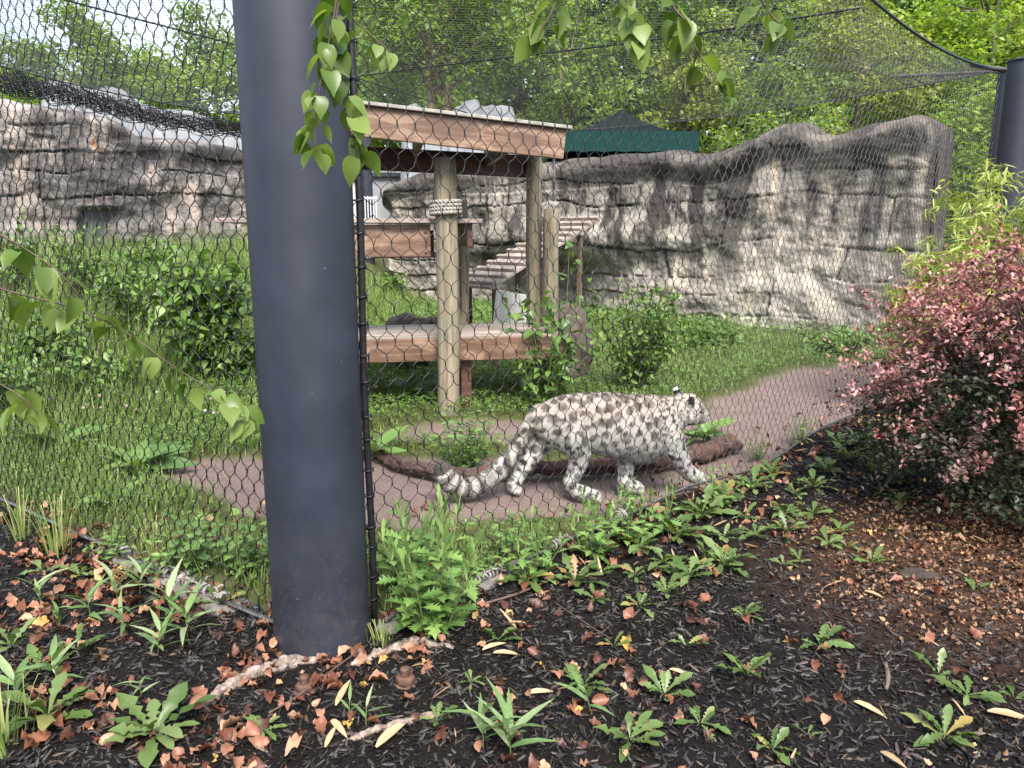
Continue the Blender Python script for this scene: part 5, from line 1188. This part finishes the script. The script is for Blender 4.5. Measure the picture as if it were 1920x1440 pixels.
tree(1960, 22, -60, 3.0, 0, 'yellow', 'bright tree cut by the right edge above the far post', 18, 11000, .13, .1)
# the wood that closes the view behind them
def far_wood():
    rg = np.random.default_rng(5); n = 42000; px = rg.uniform(640, 2100, n); Y = rg.uniform(36, 42, n); X = (px - 960) / FPX * Y; Z = rg.random(n) ** .8 * 15
    lump = fbm(n3(X * .35, Z * .35), 3, 4); k = Z < 12.5 + 3 * lump; X, Y, Z = X[k], Y[k] + 1.5 * lump[k], Z[k]; P = np.column_stack([X, Y, Z + .6]); m_ = len(P); mb = MB()
    scatter(mb, DIAM, P, rots(rg.random(m_) * 6.28, rg.normal(size=m_) * .5 + .3, rg.normal(size=m_) * .6), .42 + .4 * rg.random(m_))
    tag(mb.build('far_wood', TG['deep']), 'dark mass of distant woodland behind the nearer trees', 'woodland', kind='stuff')
far_wood()

# ================================================================== birch twigs hanging in front of the camera
def birch(path, label, n, seed, leaf=.055, both=True, r=.0022, droop=.9, sub_=()):
    """path: [(px, py, metres ahead)]: one hanging twig with separate leaves."""
    rg = np.random.default_rng(seed); P0 = np.array([at(a, b_, y) for a, b_, y in path]); o = empty('birch_twig', tuple(P0[0]), label, 'twig', 'birch twigs hanging in front of the enclosure')
    L0 = P0[0]; m_ = 40; P = spline(P0 - L0, m_); mb = MB(); mb.add(*tube(P, np.linspace(r, r * .4, m_), 6)); mb.build('twig', m_twig, o, True)
    lf = []
    seg = np.r_[0, np.cumsum(np.linalg.norm(np.diff(P, axis=0), axis=1))]
    n = int(n * 1.5)
    for k in range(n):
        f = (k + .35 + .4 * rg.random()) / n; i = min(m_ - 2, int(f * (m_ - 1))); T = P[i + 1] - P[i]; T /= np.linalg.norm(T); hd = math.atan2(T[1], T[0])
        yaw = rg.random() * 6.28; s = leaf * 1.05 * (.65 + .5 * rg.random()); v = int(rg.integers(0, 3)); pit = R(20 + 60 * rg.random()) * droop + .1
        pet = np.array([math.cos(yaw) * math.cos(pit * .6), math.sin(yaw) * math.cos(pit * .6), -math.sin(pit * .6)]) * .016; q = P[i] + pet
        mbp = MB(); mbp.add(*tube(np.array([P[i], P[i] + pet * .6 + (0, 0, .001), q]), .0008, 4)); pet_o = mbp.build('petiole', m_stem)
        lf_ = link('leaf', lmesh('birch_leaf#%d' % v, BIRCH[v], m_birch), o, mtx=mat_from(q, yaw, pit, rg.normal() * .6, s)); pet_o.parent = lf_; pet_o.matrix_parent_inverse = lf_.matrix_local.inverted()
    return o
birch([(-190, 470, 1.36), (0, 541, 1.38), (130, 575, 1.4), (230, 620, 1.42), (330, 690, 1.44), (420, 745, 1.46), (480, 790, 1.47)], 'long birch twig slanting down across the left mesh to the pole', 26, 2, .046)
birch([(-160, 350, 1.3), (0, 440, 1.33), (60, 475, 1.35), (110, 510, 1.36), (150, 555, 1.37)], 'short birch twig entering at the left edge, above the long one', 8, 3, .048)
birch([(-150, 640, 1.25), (0, 720, 1.3), (40, 745, 1.3), (70, 775, 1.31)], 'birch twig tip at the left edge, below the long one', 7, 4, .052)
birch([(650, -260, 1.5), (634, -30, 1.5), (620, 60, 1.5), (606, 130, 1.5), (596, 190, 1.5), (590, 250, 1.5), (594, 285, 1.5)], 'birch twig hanging straight down in front of the pole', 24, 5, .046)
birch([(690, -240, 1.56), (640, -20, 1.55), (628, 70, 1.54), (640, 140, 1.54), (650, 200, 1.54), (658, 250, 1.54), (680, 290, 1.54)], 'birch twig hanging over the right edge of the pole', 20, 6, .050)
birch([(620, -120, 1.6), (655, 20, 1.6), (690, 60, 1.6), (718, 85, 1.6), (738, 105, 1.6)], 'small birch spray beside the lacing rod at the top', 8, 7, .044)
birch([(1080, -220, 1.5), (1055, -40, 1.5), (1035, 20, 1.5), (1018, 50, 1.5), (1008, 75, 1.5)], 'leftmost birch spray hanging from the top edge over the trees', 10, 8, .042)
birch([(1190, -230, 1.5), (1160, -40, 1.5), (1185, 15, 1.5), (1195, 50, 1.5), (1190, 85, 1.5)], 'birch spray hanging from the top edge above the canopy peak', 13, 9, .044)
birch([(1230, -200, 1.5), (1255, -10, 1.5), (1285, 40, 1.5), (1305, 90, 1.5), (1330, 130, 1.5), (1345, 160, 1.5)], 'longest top birch twig with serrated leaves over the yellow tree', 17, 10, .045)
birch([(1400, -200, 1.46), (1425, -20, 1.46), (1440, 20, 1.46), (1462, 45, 1.46), (1478, 60, 1.46)], 'rightmost birch spray hanging from the top edge', 8, 11, .052)
# ================================================================== ground cover (uncountable)
def in_view(x, y, m=330):
    dep = y * CP + (CAM_Z) * SP; px = 960 + FPX * x / dep; return (px > -m) & (px < 1920 + m)
def pts_in(n, x0, x1, y0, y1, rg): return rg.uniform(x0, x1, n), rg.uniform(y0, y1, n)
def add_h(x, y, dz=0): return np.column_stack([x, y, height(x, y) + dz])
CHIP = []
for k in range(4):
    rg = np.random.default_rng(50 + k); V = []
    for i, xx in enumerate((-.5, -.15, .2, .5)):
        w_ = (.06, .12, .11, .04)[i] * (.8 + .4 * rg.random()); h_ = (.03, .055, .05, .02)[i]; V += [(xx, w_, 0 + .02 * rg.normal()), (xx, w_ * .3, h_), (xx, -w_, .02 * rg.normal())]
    F = []
    for i in range(3):
        a = i * 3; F += [(a, a + 3, a + 4, a + 1), (a + 1, a + 4, a + 5, a + 2)]
    CHIP.append((np.array(V), np.array(F)))
def chips():
    rg = np.random.default_rng(3); m, nt, b, out = new_mat('dyed_bark_mulch'); r = nt.nodes.new('ShaderNodeNewGeometry').outputs['Random Per Island']
    c = ramp(nt, r, [(0, (.0045, .0036, .0034)), (.5, (.013, .0102, .009)), (.8, (.028, .021, .018)), (.95, (.06, .042, .032)), (1, (.11, .075, .05))]); nt.links.new(c, b.inputs['Base Color']); b.inputs['Roughness'].default_value = .45; b.inputs['Specular IOR Level'].default_value = .4
    bump(nt, b, noise(nt, coords(nt, obj=False), 260, 3), .6, .003); mb = MB()
    for k, (n, y0, y1, s0, s1) in enumerate([(60000, 1.7, 3.2, .008, .044), (26000, 3.2, 5.0, .012, .05), (9000, 5, 8, .02, .06)]):
        x, y = pts_in(int(n * 1.12), -3.0, 5.0, y0, y1, rg); q = in_view(x, y) & (inside(x, y) < .05); x, y = x[q], y[q]; nn = len(x); t = rg.integers(0, 4, nn)
        for v in range(4):
            j = t == v; M = rots(rg.random(j.sum()) * 6.28, rg.normal(size=j.sum()) * .32, rg.normal(size=j.sum()) * .6); s = s0 + (s1 - s0) * rg.random(j.sum()) ** 2.2
            scatter(mb, CHIP[v], add_h(x[j], y[j], .006), M, s)
    tag(mb.build('mulch_chips', m), 'black shredded bark mulch covering the foreground bed', 'mulch', kind='stuff')
chips()
CURL = [leaf_tmpl(1, [(0, .015), (.07, .12), (.16, .22), (.28, .29), (.42, .32), (.56, .31), (.70, .25), (.83, .16), (.93, .07), (1, .004)], f, c, wave=w_) for f, c, w_ in ((.6, .45, .5), (-.6, -.4, .6), (1.1, .15, .3), (.3, .8, .8))]
def litter():
    rg = np.random.default_rng(8); m = leaf_mat('fallen_leaf', [(0, (.045, .016, .010)), (.3, (.11, .038, .022)), (.6, (.215, .085, .050)), (.85, (.29, .15, .10)), (.95, (.36, .22, .13)), (1, (.42, .26, .05))], .5, .08, (1.2, .9, .6)); mb = MB()
    def drop(n, x, y, dens, s0, s1, tm, zz=.012, lim=(-.3, .3)):
        k = in_view(x, y) & (rg.random(len(x)) < dens); x, y = x[k], y[k]; nn = len(x); t = rg.integers(0, len(tm), nn)
        for v in range(len(tm)):
            j = t == v; c = j.sum()
            if c: scatter(mb, tm[v], add_h(x[j], y[j], zz + .012 * rg.random(c)), rots(rg.random(c) * 6.28, rg.normal(size=c) * .45, rg.normal(size=c) * .6), s0 + (s1 - s0) * rg.random(c))
    # brown drift left of the pole and along the mesh foot, thinner in the open mulch
    x, y = pts_in(5200, -3.4, -.3, 1.8, 4.2, rg); ins = inside(x, y); cl = fbm(n3(x * 2.3, y * 2.3), 3, 77)
    drop(0, x, y, np.where(ins < .06, np.clip(.08 + .9 * cl + .36 * sstep(-.55, -.08, ins), 0, .65), .10 * (ins < .9)), .030, .070, CURL)
    x, y = pts_in(7000, -.6, 5, 2.4, 8.5, rg); ins = inside(x, y); cl = fbm(n3(x * 2.3, y * 2.3), 3, 78)
    drop(0, x, y, np.where(ins < .05, np.clip(.55 * sstep(-.75, -.1, ins) + .5 * cl, 0.0, .6), .06 * (ins < .5)), .034, .065, CURL)
    x, y = pts_in(3400, -1, 3.6, 1.8, 4.2, rg); cl = fbm(n3(x * 2, y * 2), 2, 79); drop(0, x, y, np.clip(.06 + .22 * (cl - .1) + .25 * sstep(.8, .2, np.hypot(x - .25, y - 2.05)), 0, .4) * (inside(x, y) < 0), .028, .062, CURL)
    tag(mb.build('leaf_litter', m, smooth=True), 'scattered curled orange-brown fallen leaves on the mulch', 'leaf litter', kind='stuff')
    # tan shreds: bamboo husks and straw
    m2 = leaf_mat('dry_husk', [(0, (.17, .09, .045)), (.5, (.27, .165, .085)), (1, (.38, .27, .16))], .55, .1, (1.1, 1, .8)); mb = MB()
    ST = leaf_tmpl(1, [(0, .02), (.3, .055), (.7, .045), (1, .01)], .5, .05)
    x, y = pts_in(2600, -1.2, 4.5, 1.9, 7, rg); ins = inside(x, y); d = np.where(ins < .03, .10 + .7 * sstep(-.9, -.2, ins) * (x > .3), 0); drop(0, x, y, d, .03, .10, [ST], .012)
    tag(mb.build('straw_litter', m2), 'pale straw and bamboo husk shreds strewn over the mulch', 'straw', kind='stuff')
    # fine tan litter under the red shrub
    mb = MB(); x, y = pts_in(24000, 1.1, 4.6, 1.9, 4.9, rg); d = np.clip(sstep(1.25, .35, np.hypot((x - 2.45) * .85, y - 3.25)) + .3 * fbm(n3(x * 4, y * 4), 2, 9), 0, .9); drop(0, x, y, d * .9, .010, .026, CURL[:2], .008)
    m3 = leaf_mat('fine_tan_litter', [(0, (.05, .02, .012)), (.4, (.15, .065, .034)), (.8, (.25, .135, .07)), (1, (.36, .23, .14))], .6, .05, (1, .9, .7))
    tag(mb.build('fine_litter', m3), 'fine tan and rust shrub litter under the red barberry', 'leaf litter', kind='stuff')
litter()
# ------------------------------------------------------------------ turf inside
BLADE = (np.array([(-.035, 0, 0), (.035, 0, 0), (-.028, .10, .5), (.028, .10, .5), (0, .36, .95)], float), [np.array([(0, 1, 3, 2)]), np.array([(2, 3, 4)])])
CLV = []
for a in (0, 2.09, 4.19):
    c, s = math.cos(a), math.sin(a); CLV += [(.05 * c, .05 * s, .02), (.55 * c - .33 * s, .55 * s + .33 * c, .10), (1.0 * c, 1.0 * s, .02), (.55 * c + .33 * s, .55 * s - .33 * c, .10)]
CLOVER = (np.array(CLV), np.array([(0, 1, 2, 3), (4, 5, 6, 7), (8, 9, 10, 11)]))
def turf():
    rg = np.random.default_rng(17); gm = leaf_mat('grass_blade', [(0, (.075, .130, .026)), (.45, (.125, .200, .042)), (.85, (.195, .265, .070)), (1, (.31, .30, .14))], .5, .28)
    cm = leaf_mat('clover_leaf', [(0, (.070, .140, .030)), (.5, (.115, .205, .048)), (1, (.18, .28, .075))], .5, .25)
    gr, cl, fl_ = MB(), MB(), MB()
    for (n, x0, x1, y0, y1, h0, h1, w_) in ((46000, -4.5, 2.5, 2.8, 5.6, .05, .13, 1.0), (80000, -7.5, 6.5, 5.2, 9.5, .06, .16, 1.25), (46000, -9.5, 6.5, 9.5, 16.5, .10, .24, 1.6)):
        x, y = pts_in(n, x0, x1, y0, y1, rg); ins = inside(x, y); pm = path_mask(x, y); den = sstep(.02, .18, ins) * (1 - sstep(-.14, .02, pm)) * np.clip(.62 + .8 * fbm(n3(x * 1.3, y * 1.3), 2, 31), .1, 1)
        den = np.maximum(den, .012 * (ins > .1)); k = in_view(x, y) & (rg.random(n) < den); x, y = x[k], y[k]; c = len(x); pmk = pm[k]; tall = np.clip(.75 + .9 * fbm(n3(x * .9, y * .9), 3, 33), .35, 1.6) * np.where(pmk > -.25, .6, 1) * (1 + 1.5 * sstep(-1.2, -3.0, x) * sstep(4.0, 6.0, y) + .7 * sstep(-.7, -1.4, x))
        h = (h0 + (h1 - h0) * rg.random(c)) * tall; s = np.column_stack([.085 * w_ + 0 * h, h, h]); M = rots(rg.random(c) * 6.28, rg.normal(size=c) * .18, rg.normal(size=c) * .25); scatter(gr, BLADE, add_h(x, y, -.01), M, s)
    for (n, x0, x1, y0, y1, s0, s1) in ((22000, -4.5, 2.5, 2.9, 5.6, .012, .024), (52000, -7.5, 6.5, 5.2, 9.5, .016, .032), (30000, -9.5, 6.5, 9.5, 16, .025, .05)):
        x, y = pts_in(n, x0, x1, y0, y1, rg); ins = inside(x, y); pm = path_mask(x, y); den = sstep(.02, .2, ins) * (1 - sstep(-.16, .0, pm)) * np.clip(.75 + 1.1 * fbm(n3(x * 1.1 + 7, y * 1.1), 2, 35), .05, 1)
        k = in_view(x, y) & (rg.random(n) < den); x, y = x[k], y[k]; c = len(x); scatter(cl, CLOVER, add_h(x, y, .02) + np.column_stack([0 * x, 0 * x, (.03 + .07 * rg.random(c)) * (s1 / .032)]), rots(rg.random(c) * 6.28, rg.normal(size=c) * .35, rg.normal(size=c) * .35), s0 + (s1 - s0) * rg.random(c))
    tag(gr.build('grass', gm), 'unmown green grass growing across the enclosure', 'grass', kind='stuff'); tag(cl.build('clover', cm), 'clover and low broadleaf cover in the enclosure', 'ground cover', kind='stuff')
    # pink clover heads
    th = np.linspace(0, math.pi, 5); ph = np.arange(7) * 2 * math.pi / 7; T, Pp = np.meshgrid(th, ph, indexing='ij'); Bv = np.stack([np.sin(T) * np.cos(Pp), np.sin(T) * np.sin(Pp), np.cos(T)], -1).reshape(-1, 3); BF = grid_faces(5, 7, True)
    x, y = pts_in(2400, -7.5, -1.2, 5.6, 10.5, rg); k = in_view(x, y) & (path_mask(x, y) < -.2) & (rg.random(len(x)) < np.clip(.12 + .8 * fbm(n3(x * 1.2, y * 1.2), 2, 55), 0, .5)); x, y = x[k], y[k]; c = len(x)
    scatter(fl_, (Bv, BF), add_h(x, y, .12) + np.column_stack([0 * x, 0 * x, .05 * rg.random(c)]), rots(0 * x, 0 * x, 0 * x), .010 + .006 * rg.random(c))
    tag(fl_.build('clover_flowers', leaf_mat('pink_clover_flower', [(0, (.42, .20, .26)), (1, (.62, .42, .46))], .7, .1, (1, 1, 1))), 'small pink clover heads dotted over the left bank', 'flowers', kind='stuff')
    # tall pale grass tufts at the mesh foot
def tuft(px, py, n, h, label, seed, sp=.05):
    rg = np.random.default_rng(seed); p = G0(px, py); mb = MB(); a = rg.random(n) * 6.28
    for k in range(n):
        r = sp * rg.random(); b0 = np.array([r * math.cos(a[k]), r * math.sin(a[k]), -.01]); t = b0 + np.array([math.cos(a[k]) * h * .45 * rg.random(), math.sin(a[k]) * h * .45 * rg.random(), h * (.6 + .5 * rg.random())]); m_ = b0 * .5 + t * .5 + (0, 0, h * .15)
        P = spline([b0, m_, t, t + (t - m_) * .4 - (0, 0, h * .2)], 7); w_ = np.linspace(.0035, .0006, 7); sd = np.array([-math.sin(a[k]), math.cos(a[k]), 0]); V = np.stack([P + sd * w_[:, None], P - sd * w_[:, None]], 1).reshape(-1, 3); mb.add(V, grid_faces(7, 2))
    o = link('grass_tuft', mb.mesh('grass_tuft', tuftm), loc=tuple(p)); tag(o, label, 'grass tuft')
tuftm = leaf_mat('pale_grass', [(0, (.12, .18, .045)), (.6, (.20, .26, .08)), (1, (.36, .33, .16))], .5, .25)
turf()
tuft(110, 1040, 34, .28, 'tall pale grass tuft at the mesh foot near the left edge', 1, .07); tuft(42, 1010, 24, .26, 'grass tuft at the left edge beside the mesh', 2, .06)
tuft(290, 1050, 30, .22, 'grass tuft inside the mesh behind the concrete strip', 3, .08); tuft(330, 1040, 26, .24, 'taller grass tuft inside the mesh left of the pole', 4, .08)
tuft(715, 1205, 26, .09, 'short dry grass tuft at the foot of the lacing rod', 5, .05); tuft(10, 1400, 26, .2, 'dry grass tuft in the bottom left corner', 6, .08)
tuft(1640, 880, 20, .2, 'seeding grass tuft left of the red shrub', 7, .08)

# ================================================================== small things on the mulch
rust = simple_mat('rusty_steel', (.055, .026, .018), (.15, .075, .05), 40, .8, .5, .003, metal=.2)
def bolt(px, py, s, label, dark=False):
    p = G0(px, py); o = empty('anchor_bolt', (p[0], p[1], p[2] + .006), label, 'bolt', 'anchor bolts round the pole foot', rz=px * .7); m = PAINT if dark else rust
    for nm, prof, sides in (('nut', [(.001, 0), (.033, 0), (.036, .004), (.036, .022), (.032, .027), (.001, .027)], 6), ('washer', [(.001, -.012), (.043, -.012), (.043, -.001), (.001, -.001)], 24)):
        mb = MB(); mb.add(*lathe([(a * s, b_ * s) for a, b_ in prof], sides)); mb.build(nm, m, o)
    pr = [(.001, .027)]
    for k in range(7): pr += [(.0185, .028 + k * .004), (.0165, .030 + k * .004)]
    pr += [(.016, .057), (.001, .058)]; mb = MB(); mb.add(*lathe([(a * s, b_ * s) for a, b_ in pr], 18)); mb.build('threaded_end', m, o, True)
bolt(760, 1283, .92, 'rusty brown anchor bolt standing clear in the mulch'); bolt(572, 1298, .85, 'dark rusty anchor bolt half buried below the pole'); bolt(482, 1160, .85, 'black anchor bolt behind the mesh left of the pole foot', True)
peel = simple_mat('peeled_pale_root', (.045, .026, .020), (.38, .30, .25), 34, .9, 1.0, .015)
peel2 = simple_mat('grey_weathered_root', (.10, .075, .06), (.30, .24, .20), 14, .9, .8, .01, stretch=(1, 1, 1))
log('tree_root', [G(380, 1330, -.005), G(430, 1290, .004), G(490, 1262, .010), G(550, 1246, .009), G(615, 1243, .0)], [.014, .019, .021, .019, .008], 'pale peeled tree root running along the pole foot', 'root', peel, 14, 90, .45, 4)
log('tree_root', [G(650, 1250, -.006), G(720, 1228, .003), G(780, 1212, .008), G(850, 1212, -.01)], [.010, .017, .018, .010], 'pale peeled root just right of the pole foot', 'root', peel, 14, 80, .5, 6)
log('tree_root', [G(640, 1392, -.004), G(700, 1378, .006), G(770, 1358, .01), G(850, 1338, -.004)], [.007, .011, .013, .006], 'thin pale peeled root in the mulch below the bolts', 'root', peel, 12, 80, .5, 7)
log('fallen_stick', [G(505, 1345, .01), G(560, 1315, .02), G(620, 1270, .02), G(690, 1225, .03)], [.003, .004, .004, .002], 'thin reddish stick slanting past the dark bolt', 'stick', m_twig, 6, 30, .1, 2)
log('fallen_stick', [G(900, 1140, .012), G(960, 1125, .02), G(1030, 1095, .015)], [.006, .006, .004], 'dark stick by orange leaves right of the mugwort', 'stick', m_twig, 6, 30, .1, 3)
log('fallen_stick', [G(1040, 1135, .012), G(1090, 1170, .012), G(1145, 1205, .012)], [.002, .0025, .002], 'very thin stick across mulch below the weed strip', 'stick', m_twig, 6, 24, .1, 5)
log('fallen_stick', [G(1660, 1250, .01), G(1664, 1275, .012), G(1662, 1300, .01)], [.007, .008, .006], 'short reddish wood chip lying upright in right-hand mulch', 'stick', barkm, 6, 12, .1, 5)
lumpy('tree_stump', tuple(G(1725, 1082, .0)), (.085, .05, .026), 6, simple_mat('rotten_stump', (.010, .007, .005), (.05, .032, .022), 30, .9, .8, .01, stretch=(1, 1, .2)), 'small rotten flat stump under the red shrub edge', 'stump', 18)
m_husk = leaf_mat('bamboo_husk', [(0, (.27, .17, .09)), (1, (.42, .31, .19))], .5, .12, (1.1, 1, .8), objrand=True)
HUSK = leaf_tmpl(1, [(0, .03), (.15, .085), (.4, .11), (.7, .08), (1, .005)], .9, .1)
for k, (a, b_, l, yw, pt, t) in enumerate([(630, 1332, .085, 1.2, -.5, 'standing in mulch left of the rusty bolt'), (706, 1412, .125, 1.0, -.1, 'largest, crossing the lower pale root'), (622, 1362, .09, -.9, -.05, 'leaning beside the lower pale root start'), (905, 1226, .085, .5, -.1, 'beside a small dandelion right of the mugwort'), (925, 1232, .085, .02, 0, 'lying flat under its twin right of the mugwort'), (610, 1410, .07, 1.35, -.3, 'upright at the bottom edge below the root'), (985, 1310, .09, .25, 0, 'alone in open mulch at the lower centre'), (1600, 1325, .09, -.8, 0, 'slanting in bare mulch at lower right'), (1620, 1115, .07, -.9, -.1, 'white, near an orange leaf in upper right mulch'), (1850, 1345, .12, -.35, 0, 'near the right edge beside dandelions'), (1255, 1262, .07, -.5, 0, 'thin, between two small dandelions'), (1650, 1418, .08, -1.2, -.2, 'pale, standing at the bottom edge right of centre')]):
    p = G0(a, b_); o = tag(link('bamboo_husk', lmesh('bamboo_husk', HUSK, m_husk), mtx=mat_from(p + np.array([0, 0, .014]), yw, pt, .2, l * 1.15)), 'dry tan bamboo husk ' + t, 'husk', 'dry bamboo husks on the mulch')

# dry leaf caught in the left mesh
d = ray(178, 258); kf = (FL @ FLN) / (d[:2] @ FLN); pl = d * kf + np.array([0, 0, CAM_Z])
dl = MB(); dl.add(*CURL[1]); o = tag(dl.build('dry_leaf', leaf_mat('caught_dry_leaf', [(0, (.30, .13, .06)), (1, (.36, .17, .08))], .6, .15, (1.2, 1, .7))), 'single dry orange leaf caught high in the left mesh', 'leaf')
o.matrix_local = mat_from(pl - np.array([0, .01, 0]), 1.2, 1.3, .9, .065)
